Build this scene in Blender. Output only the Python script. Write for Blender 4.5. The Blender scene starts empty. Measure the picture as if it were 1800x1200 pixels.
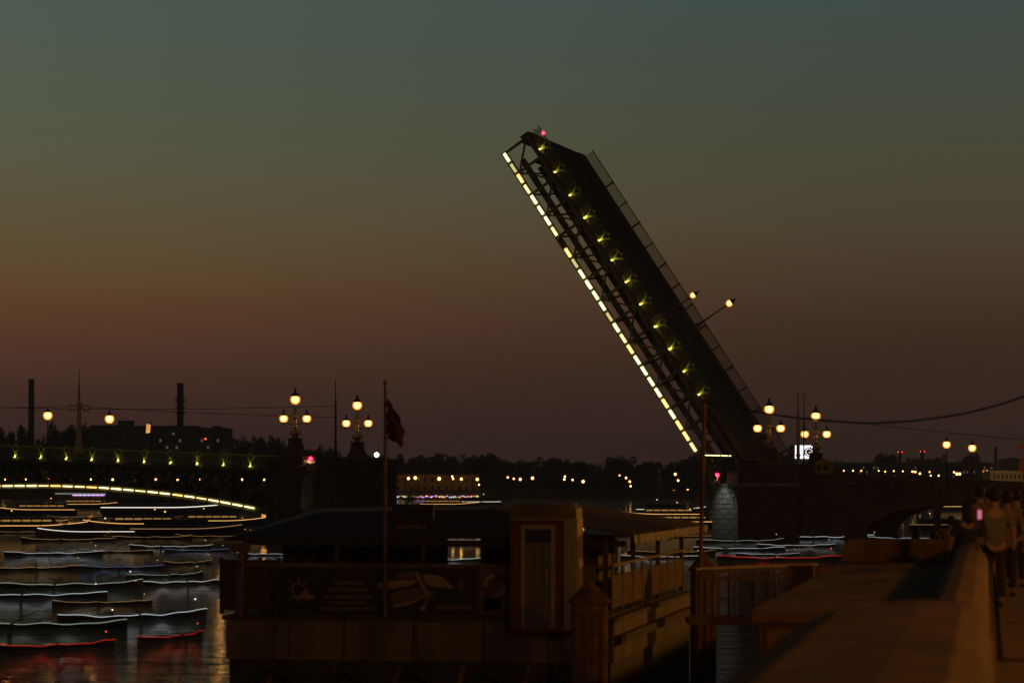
import bpy, math, random
from mathutils import Vector, Matrix
random.seed(7)
R = math.radians
sc = bpy.context.scene
COL = sc.collection

# ------------------------------------------------------------------ camera
F = 4800.0          # focal length in photo pixels (photo is 1800 wide)
CH = 5.8            # camera height over the water
HOR = 852.0         # photo row of the horizon
cam_d = bpy.data.cameras.new('camera'); cam = bpy.data.objects.new('camera', cam_d); COL.objects.link(cam)
cam_d.sensor_width = 36; cam_d.lens = F*36/1800
cam_d.shift_y = (HOR-600)/1800
cam.location = (0, 0, CH); cam.rotation_euler = (R(90), 0, 0)
cam_d.clip_start = 0.3; cam_d.clip_end = 20000
cam_d.dof.use_dof = True; cam_d.dof.focus_distance = 330; cam_d.dof.aperture_fstop = 1.8
sc.camera = cam

# ------------------------------------------------------------------ world: dusk sky
def lin(r, g, b):
    def f(c):
        c /= 255.0
        return c/12.92 if c <= .04045 else ((c+.055)/1.055)**2.4
    return (f(r), f(g), f(b), 1)
w = bpy.data.worlds.new('World'); sc.world = w; w.use_nodes = True
nt = w.node_tree; nt.nodes.clear()
tc = nt.nodes.new('ShaderNodeTexCoord'); sp = nt.nodes.new('ShaderNodeSeparateXYZ')
nt.links.new(tc.outputs['Generated'], sp.inputs[0])
def ramp(stops):
    n = nt.nodes.new('ShaderNodeValToRGB'); cr = n.color_ramp; cr.interpolation = 'LINEAR'
    while len(cr.elements) > 1: cr.elements.remove(cr.elements[-1])
    for i, (p, c) in enumerate(stops):
        e = cr.elements[0] if i == 0 else cr.elements.new(p)
        e.position = p; e.color = lin(*c)
    nt.links.new(sp.outputs['Z'], n.inputs[0]); return n
def z_(py): return (HOR-py)/F
hi = [(.24, (46, 58, 60)), (.36, (24, 31, 36)), (.6, (12, 16, 21)), (1.0, (8, 11, 15))]
hl = [(.24, (56, 67, 66)), (.36, (28, 35, 39)), (.6, (13, 17, 22)), (1.0, (8, 11, 15))]
L = ramp([(0, (66, 42, 37)), (z_(760), (68, 43, 38)), (z_(700), (72, 46, 39)), (z_(650), (80, 51, 40)), (z_(570), (93, 61, 40)),
          (z_(500), (98, 71, 45)), (z_(420), (94, 80, 54)), (z_(320), (90, 87, 64)), (z_(195), (82, 89, 73)), (z_(0), (76, 88, 80))]+hl)
Rr = ramp([(0, (57, 37, 31)), (z_(760), (57, 37, 31)), (z_(700), (57, 38, 32)), (z_(650), (58, 40, 32)), (z_(570), (64, 45, 35)),
           (z_(500), (71, 54, 39)), (z_(400), (74, 66, 48)), (z_(280), (70, 70, 55)), (z_(150), (65, 72, 62)), (z_(0), (60, 74, 70))]+hi)
mr = nt.nodes.new('ShaderNodeMapRange'); mr.interpolation_type = 'SMOOTHSTEP'
mr.inputs['From Min'].default_value = -.24; mr.inputs['From Max'].default_value = .17
nt.links.new(sp.outputs['X'], mr.inputs['Value'])
mx = nt.nodes.new('ShaderNodeMixRGB'); nt.links.new(mr.outputs[0], mx.inputs[0])
nt.links.new(L.outputs[0], mx.inputs[1]); nt.links.new(Rr.outputs[0], mx.inputs[2])
bg = nt.nodes.new('ShaderNodeBackground'); nt.links.new(mx.outputs[0], bg.inputs[0]); bg.inputs[1].default_value = 1.1
wo = nt.nodes.new('ShaderNodeOutputWorld'); nt.links.new(bg.outputs[0], wo.inputs[0])
sc.view_settings.view_transform = 'Standard'; sc.view_settings.look = 'None'
sc.view_settings.gamma = 1; sc.view_settings.exposure = 0; sc.view_settings.use_curve_mapping = False
sc.cycles.max_bounces = 5; sc.cycles.diffuse_bounces = 2; sc.cycles.glossy_bounces = 3
sc.cycles.sample_clamp_indirect = 4; sc.cycles.use_denoising = True

# ------------------------------------------------------------------ materials
MATS = {}
def mat(name, col, rough=.7, metal=0, noise=None, bump=0, spec=.3, vary=.35, coord='Object'):
    m = bpy.data.materials.new(name); m.use_nodes = True; t = m.node_tree; b = t.nodes['Principled BSDF']
    b.inputs['Base Color'].default_value = (*col, 1); b.inputs['Roughness'].default_value = rough
    b.inputs['Metallic'].default_value = metal; b.inputs['Specular IOR Level'].default_value = spec
    if noise:
        g = t.nodes.new('ShaderNodeTexCoord'); n = t.nodes.new('ShaderNodeTexNoise')
        n.inputs['Scale'].default_value = noise; n.inputs['Detail'].default_value = 7; n.inputs['Roughness'].default_value = .65
        t.links.new(g.outputs[coord], n.inputs['Vector'])
        c = t.nodes.new('ShaderNodeValToRGB'); c.color_ramp.elements[0].position = .32; c.color_ramp.elements[1].position = .7
        c.color_ramp.elements[0].color = (*[x*(1-vary) for x in col], 1); c.color_ramp.elements[1].color = (*[min(1, x*(1+vary)) for x in col], 1)
        t.links.new(n.outputs[0], c.inputs[0]); t.links.new(c.outputs[0], b.inputs['Base Color'])
        if bump:
            bp = t.nodes.new('ShaderNodeBump'); bp.inputs['Strength'].default_value = bump; bp.inputs['Distance'].default_value = .05
            t.links.new(n.outputs[0], bp.inputs['Height']); t.links.new(bp.outputs[0], b.inputs['Normal'])
    MATS[name] = m; return m
def stain(m, sc_, amt):
    t = m.node_tree; b = t.nodes['Principled BSDF']; src = b.inputs['Base Color'].links[0].from_socket
    n = t.nodes.new('ShaderNodeTexNoise'); n.inputs['Scale'].default_value = sc_; n.inputs['Detail'].default_value = 5
    g = t.nodes.new('ShaderNodeTexCoord'); mp = t.nodes.new('ShaderNodeMapping'); mp.inputs['Scale'].default_value = (1, 1, .3)
    t.links.new(g.outputs['Object'], mp.inputs[0]); t.links.new(mp.outputs[0], n.inputs['Vector'])
    c = t.nodes.new('ShaderNodeValToRGB'); c.color_ramp.elements[0].position = .35; c.color_ramp.elements[1].position = .62
    c.color_ramp.elements[0].color = (amt, amt, amt, 1); t.links.new(n.outputs[0], c.inputs[0])
    x = t.nodes.new('ShaderNodeMixRGB'); x.blend_type = 'MULTIPLY'; x.inputs[0].default_value = 1
    t.links.new(src, x.inputs[1]); t.links.new(c.outputs[0], x.inputs[2]); t.links.new(x.outputs[0], b.inputs['Base Color'])
def emi(name, col, s, rim=None, rim_s=None):
    m = bpy.data.materials.new(name); m.use_nodes = True; t = m.node_tree; t.nodes.clear()
    o = t.nodes.new('ShaderNodeOutputMaterial'); e = t.nodes.new('ShaderNodeEmission')
    e.inputs[0].default_value = (*col, 1); e.inputs[1].default_value = s
    if rim:  # rim colour paints the lamp's halo into the edge of its glass
        lw = t.nodes.new('ShaderNodeLayerWeight'); lw.inputs[0].default_value = .5
        cr = t.nodes.new('ShaderNodeValToRGB'); cr.color_ramp.elements[0].position = .06; cr.color_ramp.elements[1].position = .42
        cr.color_ramp.elements[0].color = (1, 1, 1, 1); cr.color_ramp.elements[1].color = (0, 0, 0, 1)
        e2 = t.nodes.new('ShaderNodeEmission'); e2.inputs[0].default_value = (*rim, 1); e2.inputs[1].default_value = rim_s
        mx = t.nodes.new('ShaderNodeMixShader')
        t.links.new(lw.outputs['Facing'], cr.inputs[0]); t.links.new(cr.outputs[0], mx.inputs[0])
        t.links.new(e2.outputs[0], mx.inputs[1]); t.links.new(e.outputs[0], mx.inputs[2]); t.links.new(mx.outputs[0], o.inputs[0])
    else: t.links.new(e.outputs[0], o.inputs[0])
    MATS[name] = m; return m
iron = mat('black_iron', (.035, .032, .03), .5, .4, noise=1.5)
steel = mat('painted_steel', (.15, .14, .09), .55, .2, noise=.6)
steel_dk = mat('dark_painted_steel', (.04, .036, .03), .6, .2, noise=.6)
bronze = mat('lamp_bronze', (.34, .24, .12), .4, .7, noise=6)
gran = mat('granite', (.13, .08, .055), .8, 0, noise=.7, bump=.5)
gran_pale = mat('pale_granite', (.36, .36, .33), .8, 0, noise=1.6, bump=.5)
gran_quay = mat('quay_granite', (.19, .10, .042), .8, 0, noise=3, bump=.6, spec=.15)
pave = mat('pavement_stone', (.17, .09, .04), .8, 0, noise=2.5, bump=.5)
asphalt = mat('asphalt', (.04, .038, .036), .85, 0, noise=2)
orn = mat('ornament_paint', (.5, .52, .18), .5, .2)
railm = mat('railing_paint', (.12, .12, .06), .5, .3)
leafm = mat('foliage', (.045, .055, .03), .9, 0, noise=.25)
bark = mat('bark', (.05, .04, .03), .9)
bank = mat('bank_earth', (.05, .045, .035), .9, 0, noise=.02)
farwall = mat('far_wall_concrete', (.10, .10, .09), .9, 0, noise=.06)
ochre = mat('ochre_plaster', (.46, .27, .09), .9, 0, noise=.2, vary=.2)
cream = mat('cream_plaster', (.40, .34, .22), .9, 0, noise=.3, vary=.2)
glassd = mat('dark_window_glass', (.012, .012, .014), .12, 0, spec=.5)
hullw = mat('hull_cream_paint', (.17, .11, .06), .5, 0, noise=1.2, vary=.3)
hulld = mat('hull_dark_paint', (.03, .02, .015), .5, 0, noise=1.2)
boatw = mat('boat_grey_paint', (.07, .07, .075), .45, 0, noise=1)
boatd = mat('boat_navy_paint', (.02, .022, .03), .4, 0, noise=1)
rust = mat('rusted_steel', (.17, .08, .04), .8, .2, noise=2.2, bump=.6, vary=.6)
redp = mat('red_paint', (.13, .014, .009), .45, 0, noise=2, vary=.2)
creamp = mat('cream_paint', (.30, .21, .12), .5, 0, noise=2, vary=.15)
boardm = mat('board_navy', (.018, .012, .018), .5)
inkp = mat('board_print', (.26, .16, .09), .6)
inkd = mat('board_print_dim', (.12, .07, .04), .6)
roofm = mat('roof_sheet_metal', (.17, .12, .085), .5, .2, noise=2.5)
roofd = mat('roof_dark_sheet', (.03, .024, .02), .6, 0, noise=2)
woodd = mat('dark_wood', (.06, .035, .02), .7, 0, noise=4)
skin = mat('skin', (.28, .16, .10), .6)
hairm = mat('hair_dark', (.02, .014, .01), .7)
whitec = mat('cloth_white', (.5, .40, .30), .8); greyc = mat('cloth_grey', (.13, .11, .09), .85); blackc = mat('cloth_black', (.03, .025, .025), .85)
redc = mat('cloth_red', (.20, .03, .02), .85); tanc = mat('cloth_tan', (.18, .11, .06), .85); bluec = mat('cloth_blue', (.05, .07, .13), .85)
signm = mat('sign_orange', (.55, .12, .05), .5)
flagm = mat('flag_cloth', (.06, .014, .01), .8)
conc = mat('chimney_concrete', (.05, .052, .055), .9, 0, noise=.1)

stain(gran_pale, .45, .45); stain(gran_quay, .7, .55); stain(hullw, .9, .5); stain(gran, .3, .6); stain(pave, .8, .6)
globe = emi('lamp_globe_glow', (1, .60, .19), 3.6, (1, .33, .03), 1.15)
globe_s = emi('far_lamp_glow', (1, .62, .22), 7, (1, .28, .02), 1.6)
ledw = emi('led_warm_white', (1, .80, .34), 3.4)
ledw2 = emi('led_warm_soft', (1, .78, .32), 1.9)
ledo = emi('led_amber', (1, .56, .14), 3.2)
ledg = emi('led_pale_green', (.86, .88, .40), 2.6)
ledd = emi('led_dim_olive', (.60, .52, .20), 1.2)
redl = emi('signal_red', (1, .03, .06), 9, (1, .0, .04), 2.5)
redline = emi('strip_red', (1, .04, .02), .5)
whitel = emi('white_lamp', (1, .95, .72), 12)
neon = emi('neon_white', (.92, .88, 1), 2.2)
warmw = emi('lit_window_warm', (1, .50, .14), .32)
dimw = emi('lit_window_dim', (.75, .62, .42), .10)
s_cyan = emi('strip_cyan_white', (.66, .78, .82), .62)
s_green = emi('strip_pale_green', (.55, .66, .5), .4)
s_blue = emi('strip_blue', (.24, .30, .62), .45)
s_warm = emi('strip_warm', (1, .50, .14), 1.3)
s_white2 = emi('strip_soft_white', (.85, .8, .74), .6)
s_white = emi('strip_white', (1, .92, .75), 1.3)
s_dimw = emi('strip_dim_warm', (.8, .45, .18), .35)
bgreen = emi('bulb_green', (.1, .9, .2), 1.2); bblue = emi('bulb_blue', (.2, .2, 1), 2.2); bviolet = emi('bulb_violet', (.7, .3, .9), 1.6)
bred = emi('bulb_red', (1, .08, .05), 2); byel = emi('bulb_yellow', (1, .8, .3), 2.2); phone = emi('phone_screen', (.9, .22, .34), .7)
banner = emi('lit_banner', (1, .42, .12), 1.0)

# ------------------------------------------------------------------ builders
Z = Vector((0, 0, 1))
def P(px, py, Y): return Vector(((px-900)/F*Y, Y, CH+(HOR-py)/F*Y))
def Ywater(py): return CH*F/(py-HOR)
class Frame:
    def __init__(s, o, u, t, k=Z): s.o = Vector(o); s.u = Vector(u).normalized(); s.t = Vector(t).normalized(); s.k = Vector(k).normalized()
    def W(s, a, b, c): return s.o+s.u*a+s.t*b+s.k*c
    def px(s, px, py, t=0.0):       # where the sight line through a photo pixel meets the plane t = const
        d = Vector(((px-900)/F, 1, (HOR-py)/F)); c0 = Vector((0, 0, CH)); nrm = s.t
        lam = (s.o+s.t*t-c0).dot(nrm)/d.dot(nrm)
        q = c0+d*lam-s.o
        return q.dot(s.u), q.dot(s.k)
class MB:
    def __init__(s): s.v = []; s.f = []
    def add(s, vs, fs):
        n = len(s.v); s.v += [Vector(v) for v in vs]; s.f += [tuple(i+n for i in f) for f in fs]; return s
    def fb(s, fr, a0, a1, b0, b1, c0, c1):
        vs = [fr.W(a, b, c) for c in (c0, c1) for b in (b0, b1) for a in (a0, a1)]
        return s.add(vs, [(0, 2, 3, 1), (4, 5, 7, 6), (0, 1, 5, 4), (2, 6, 7, 3), (0, 4, 6, 2), (1, 3, 7, 5)])
    def beam(s, p, q, w, h=None, side=None):
        p = Vector(p); q = Vector(q); h = h or w; d = (q-p).normalized()
        sd = Vector(side) if side else d.cross(Z)
        if sd.length < 1e-4: sd = Vector((1, 0, 0))
        sd = (sd-d*sd.dot(d)).normalized(); up = sd.cross(d)
        vs = [e+sd*x*w/2+up*y*h/2 for e in (p, q) for (x, y) in ((-1, -1), (1, -1), (1, 1), (-1, 1))]
        return s.add(vs, [(0, 1, 2, 3), (7, 6, 5, 4), (0, 4, 5, 1), (1, 5, 6, 2), (2, 6, 7, 3), (3, 7, 4, 0)])
    def tube(s, pts, r, n=6):
        pts = [Vector(p) for p in pts]; rs = r if isinstance(r, (list, tuple)) else [r]*len(pts); vs = []; fs = []
        for i, p in enumerate(pts):
            d = (pts[min(i+1, len(pts)-1)]-pts[max(i-1, 0)]).normalized()
            a = d.cross(Z); a = Vector((1, 0, 0)) if a.length < 1e-3 else a.normalized(); b = d.cross(a)
            vs += [p+(a*math.cos(2*math.pi*k/n)+b*math.sin(2*math.pi*k/n))*rs[i] for k in range(n)]
        for i in range(len(pts)-1):
            for k in range(n): fs.append((i*n+k, i*n+(k+1) % n, (i+1)*n+(k+1) % n, (i+1)*n+k))
        fs += [tuple(range(n)), tuple((len(pts)-1)*n+k for k in reversed(range(n)))]
        return s.add(vs, fs)
    def lathe(s, c, prof, n=12, k=Z):
        c = Vector(c); k = Vector(k); a = k.orthogonal().normalized(); b = k.cross(a); vs = []; fs = []
        for (r, z) in prof: vs += [c+k*z+(a*math.cos(2*math.pi*j/n)+b*math.sin(2*math.pi*j/n))*max(r, .002) for j in range(n)]
        for i in range(len(prof)-1):
            for j in range(n): fs.append((i*n+j, i*n+(j+1) % n, (i+1)*n+(j+1) % n, (i+1)*n+j))
        fs += [tuple(reversed(range(n))), tuple((len(prof)-1)*n+j for j in range(n))]
        return s.add(vs, fs)
    def ball(s, c, r, n=12, m=8, sz=1.0):
        return s.lathe(c, [(r*math.sin(math.pi*i/m), -r*sz*math.cos(math.pi*i/m)) for i in range(m+1)], n)
    def prism(s, poly, vec):
        poly = [Vector(p) for p in poly]; n = len(poly); vec = Vector(vec)
        return s.add(poly+[p+vec for p in poly], [tuple(range(n)), tuple(reversed(range(n, 2*n)))]+[(i, i+n, (i+1) % n+n, (i+1) % n) for i in range(n)])
    def obj(s, name, m, parent=None, smooth=False, kind=None, label=None, cat=None, group=None):
        me = bpy.data.meshes.new(name)
        if parent is None:
            xs = [v.x for v in s.v]; ys = [v.y for v in s.v]; zs = [v.z for v in s.v]
            loc = Vector(((min(xs)+max(xs))/2, (min(ys)+max(ys))/2, min(zs)))
        else: loc = wl(parent)
        me.from_pydata([v-loc for v in s.v], [], s.f); me.update()
        import bmesh
        bm = bmesh.new(); bm.from_mesh(me); bmesh.ops.recalc_face_normals(bm, faces=bm.faces); bm.to_mesh(me); bm.free()
        me.materials.append(m)
        if smooth:
            for p in me.polygons: p.use_smooth = True
        o = bpy.data.objects.new(name, me); COL.objects.link(o)
        if parent is None: o.location = loc
        else: o.parent = parent
        tag(o, label, cat, group, kind); return o
def wl(o):
    l = Vector((0, 0, 0))
    while o is not None: l += o.location; o = o.parent
    return l
def tag(o, label=None, cat=None, group=None, kind=None):
    if label: o['label'] = label
    if cat: o['category'] = cat
    if group: o['group'] = group
    if kind: o['kind'] = kind
    return o
def thing(name, label, cat, loc=(0, 0, 0), group=None):
    o = bpy.data.objects.new(name, None); COL.objects.link(o); o.location = loc; o.empty_display_size = .5
    return tag(o, label, cat, group)
def dup(root, loc, rotz=None, scale=None, label=None, group=None):
    def cp(o, par):
        c = o.copy(); COL.objects.link(c)
        if par: c.parent = par
        for ch in o.children: cp(ch, c)
        return c
    r = cp(root, None); r.location = loc
    if rotz is not None: r.rotation_euler = (0, 0, rotz)
    if scale is not None: r.scale = (scale, scale, scale) if not isinstance(scale, tuple) else scale
    if label: r['label'] = label
    if group: r['group'] = group
    return r
def lamp(loc, col, power, r=.1, parent=None, spot=None, aim=None):
    d = bpy.data.lights.new('lamp_light', 'SPOT' if spot else 'POINT'); d.color = col; d.energy = power; d.shadow_soft_size = r
    if spot: d.spot_size = R(spot); d.spot_blend = .7
    o = bpy.data.objects.new('lamp_light', d); COL.objects.link(o)
    o.location = Vector(loc)-(wl(parent) if parent else Vector((0, 0, 0))); o.parent = parent
    if aim is not None: o.rotation_euler = (Vector(aim)-Vector(loc)).to_track_quat('-Z', 'Y').to_euler()
    return o
def text_mesh(body, size, m, fr, a, b, c, parent, name='lettering', align='CENTER', bold=.0):
    cu = bpy.data.curves.new('txt', 'FONT'); cu.body = body; cu.size = size; cu.align_x = align; cu.extrude = .004; cu.offset = bold; cu.resolution_u = 2
    t = bpy.data.objects.new('txt', cu); COL.objects.link(t)
    me = bpy.data.meshes.new_from_object(t.evaluated_get(bpy.context.evaluated_depsgraph_get()))
    bpy.data.objects.remove(t)
    right = -fr.u if fr.flip else fr.u
    loc = wl(parent)
    for v in me.vertices:
        x, y, z = v.co
        v.co = fr.W(a, b, c)+right*x+fr.k*y-fr.t*(z+.004)-loc
    me.materials.clear(); me.materials.append(m)
    o = bpy.data.objects.new(name, me); COL.objects.link(o); o.parent = parent; return o

# ------------------------------------------------------------------ setting: water, banks, quay ground
def water_mat():
    m = bpy.data.materials.new('river_water'); m.use_nodes = True; t = m.node_tree; b = t.nodes['Principled BSDF']
    b.inputs['Base Color'].default_value = (.004, .005, .006, 1); b.inputs['Roughness'].default_value = .05; b.inputs['IOR'].default_value = 1.33; b.inputs['Specular IOR Level'].default_value = .15
    g = t.nodes.new('ShaderNodeTexCoord')
    def nz(sx, sy, scale, det, dist, strength, prev=None, rough=.55):
        mp = t.nodes.new('ShaderNodeMapping'); mp.inputs['Scale'].default_value = (sx, sy, 1); t.links.new(g.outputs['Object'], mp.inputs[0])
        n = t.nodes.new('ShaderNodeTexNoise'); n.inputs['Scale'].default_value = scale; n.inputs['Detail'].default_value = det; n.inputs['Distortion'].default_value = .4
        n.inputs['Roughness'].default_value = rough
        t.links.new(mp.outputs[0], n.inputs['Vector'])
        bp = t.nodes.new('ShaderNodeBump'); bp.inputs['Distance'].default_value = dist; bp.inputs['Strength'].default_value = strength
        t.links.new(n.outputs[0], bp.inputs['Height'])
        if prev: t.links.new(prev.outputs[0], bp.inputs['Normal'])
        return bp
    b1 = nz(.45, 1.0, .35, 3, 2.6, 1.0)
    b2 = nz(.6, 1.0, 1.7, 5, .9, 1.0, b1, .6)
    t.links.new(b2.outputs[0], b.inputs['Normal'])
    return m
wm = water_mat()
MB().add([(-3500, -200, 0), (3500, -200, 0), (3500, 6000, 0), (-3500, 6000, 0)], [(0, 1, 2, 3)]).obj('river_water', wm, kind='structure')
FB = 1113.0        # far bank quay line
MB().add([(-3500, FB+1, 3), (3500, FB+1, 3), (3500, 5000, 3), (-3500, 5000, 3)], [(0, 1, 2, 3)]).obj('far_bank_ground', bank, kind='structure')
fw = MB()
FRF = Frame((0, FB, 0), (1, 0, 0), (0, 1, 0))
fw.fb(FRF, -600, 600, 0, 1.2, -1, 3.6)
fwt = fw.obj('far_quay_wall', gran_quay, label='long low granite quay wall along the far shore under the lamps', cat='wall')

# bridge frame: s along the bridge to the right, t away from the camera across the deck
tb = Vector((.295, .955, 0)).normalized(); ub = Vector((tb.y, -tb.x, 0))
BF = Frame((345/F*300, 300, 0), ub, tb); BF.flip = False
def S(px, t=0.0): return BF.px(px, HOR, t)[0]
def BZ(px, py, t=0.0): return BF.px(px, py, t)[1]
def BW(px, py, t=0.0):
    a, c = BF.px(px, py, t); return BF.W(a, t, c)
def lerp_tab(tab, x):
    for (x0, y0), (x1, y1) in zip(tab, tab[1:]):
        if x <= x1: return y0+(y1-y0)*(x-x0)/(x1-x0)
    return tab[-1][1]
def col_s(px): return BW(px, HOR).y/300.0

# ------------------------------------------------------------------ fixed left span
span = thing('bridge_span', 'steel arch span at left with a dashed line of bright lamps along its lower rib', 'bridge span', BF.W(S(200), 0, 0))
arch_tab = [(-80, 857), (-20, 854.2), (14, 853.7), (56, 853.4), (98, 853.5), (141, 855), (183, 857), (226, 860.5), (269, 864.5), (313, 869.5), (355, 875.5), (397, 883), (439, 891), (500, 905)]
rt = lambda x: 781.5+.0395*x       # railing top row
dk = lambda x: rt(x)+19
xs = [-80+21.2*i for i in range(28) if -80+21.2*i < 500]
def strip(mb, pts, t0, t1, dz0, dz1):
    n = len(pts); vs = []
    for (a, z) in pts:
        vs += [BF.W(a, t0, z+dz0), BF.W(a, t0, z+dz1), BF.W(a, t1, z+dz1), BF.W(a, t1, z+dz0)]
    fs = []
    for i in range(n-1):
        for k in range(4): fs.append((i*4+k, i*4+(k+1) % 4, i*4+4+(k+1) % 4, i*4+4+k))
    fs += [(0, 1, 2, 3), tuple(4*(n-1)+k for k in (3, 2, 1, 0))]
    mb.add(vs, fs)
def az(px, f): return (S(px), BZ(px, f(px)))
arch_pts = [az(x, lambda q: lerp_tab(arch_tab, q)) for x in xs]
for t in (0, 5.5, 11, 16.5, 21.6):
    m = MB(); strip(m, arch_pts, t, t+.35, -.42, .30); m.obj('arch_rib', steel, span)
m = MB(); strip(m, arch_pts, -.35, -.003, -.42, -.34); m.obj('rib_flange', railm, span)
for t in (0, 11, 21.6):
    for i, x in enumerate(xs[::2]):
        a, z = az(x, lambda q: lerp_tab(arch_tab, q)); zt = BZ(x, dk(x)+8)
        if zt-z > .6: MB().fb(BF, a-.11, a+.11, t+.05, t+.3, z+.28, zt).obj('spandrel_post', steel_dk, span)
        if i+1 < len(xs[::2]):
            x2 = xs[::2][i+1]; a2, z2 = az(x2, lambda q: lerp_tab(arch_tab, q)); zt2 = BZ(x2, dk(x2)+8)
            p, q = ((a, z+.3), (a2, zt2)) if x > 60 else ((a, zt), (a2, z2+.3))
            MB().beam(BF.W(p[0], t+.17, p[1]), BF.W(q[0], t+.17, q[1]), .16, .22).obj('diagonal_brace', steel_dk, span)
            if t == 0:
                MB().beam(BF.W(p[0], t+.0, z+.8+(zt-z)*.35), BF.W(q[0], t+.0, z2+.8+(zt2-z2)*.35), .1, .14).obj('tie_rod', steel_dk, span)
dpts = [az(x, lambda q: dk(q)+6) for x in xs]
m = MB(); strip(m, dpts, .3, 21.9, -.1, .3); m.obj('deck_slab', steel_dk, span)
m = MB(); strip(m, dpts, .0, .3, -.75, -.05); strip(m, dpts, 21.7, 22, -.75, -.05); m.obj('edge_girder', steel_dk, span)
m = MB(); strip(m, dpts, -.3, .0, -.12, .02); m.obj('cornice', railm, span)
m = MB(); strip(m, dpts, -.1, .3, .02, .35); m.obj('kerb_beam', steel_dk, span)
tpts = [az(x, rt) for x in xs]
m = MB(); strip(m, tpts, -.03, .09, -.1, .0); m.obj('handrail', orn, span)  # bright ornament paint stands in for light along the rail
m = MB(); strip(m, [az(x, lambda q: rt(q)+10) for x in xs], 0, .05, -.04, .03); strip(m, tpts, 21.8, 21.9, -.1, .0); m.obj('far_handrail', steel_dk, span)
m = MB()
for i in range(0, 360):
    x = -70+i*1.52
    if x > 480: break
    a, z = az(x, rt); m.fb(BF, a-.018, a+.018, .01, .045, z-1.1, z-.08)
m.obj('baluster', railm, span, kind='stuff')
def scrolls(fr, a, t, z, h, parent, m_):
    """cast railing ornament: post, finial and fanning scrollwork, lit from its foot"""
    mb = MB(); mb.fb(fr, a-.10, a+.10, t-.12, t+.0, z, z+h*.55)
    mb.fb(fr, a-.16, a+.16, t-.16, t+.04, z+h+.0, z+h+.22)
    for sd in (-1, 1):
        for (w_, hh, r_) in ((.30, .55, .035), (.5, .80, .035), (.72, .93, .03), (.42, .97, .03)):
            pts = []
            for k in range(8):
                q = k/7; pts.append(fr.W(a+sd*(.06+w_*(q**1.6)+.06*math.sin(q*7)), t-.05, z+h*(.08+hh*q-.1*math.sin(q*6.3)*.5)))
            mb.tube(pts, r_, 4)
        for (cx, cz, rr) in ((.25, .62, .10), (.45, .82, .09), (.2, .35, .07)):
            mb.tube([fr.W(a+sd*cx+rr*math.cos(k*math.pi/3), t-.05, z+h*cz+rr*math.sin(k*math.pi/3)) for k in range(7)], .022, 4)
    return mb.obj('railing_ornament', m_, parent)
for x in (28, 73, 118, 163, 209, 255, 301, 348, 394, 441, -17):
    a, z = az(x, lambda q: rt(q)+19)
    o = scrolls(BF, a, -.05, z, 1.25, span, orn)
    MB().fb(BF, a-.09, a+.09, -.42, -.28, z-.16, z-.06).obj('uplight', byel, o)
    lamp(BF.W(a, -.26, z+.0), (1, .92, .14), random.uniform(4.5, 9.5), .04, span)
bars = [14, 35, 56.5, 77.5, 98.5, 119.5, 141, 162, 183.5, 205, 226.5, 247.5, 269, 290.5, 313, 334, 355, 376, 397, 418, 439, -7]
for i, x in enumerate(bars):
    a0, z0 = az(x-8.4, lambda q: lerp_tab(arch_tab, q)); a1, z1 = az(x+8.4, lambda q: lerp_tab(arch_tab, q))
    MB().tube([BF.W(a0, -.14, z0), BF.W(a1, -.14, z1)], .095 if i in (6, 9, 2) else .08, 6).obj('light_bar', ledo if i in (4, 7, 14, 21) else (ledw2 if i in (3, 6, 11, 16) else ledw), span)
tm = MB(); c = [BW(x, y, -.35) for (x, y) in ((69, 826), (87, 826), (78, 843))]; tm.prism(c, BF.t*.06)
tm.obj('navigation_mark', creamp, None, label='pale triangle mark hanging point down on the steel span at left', cat='navigation mark')

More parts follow.
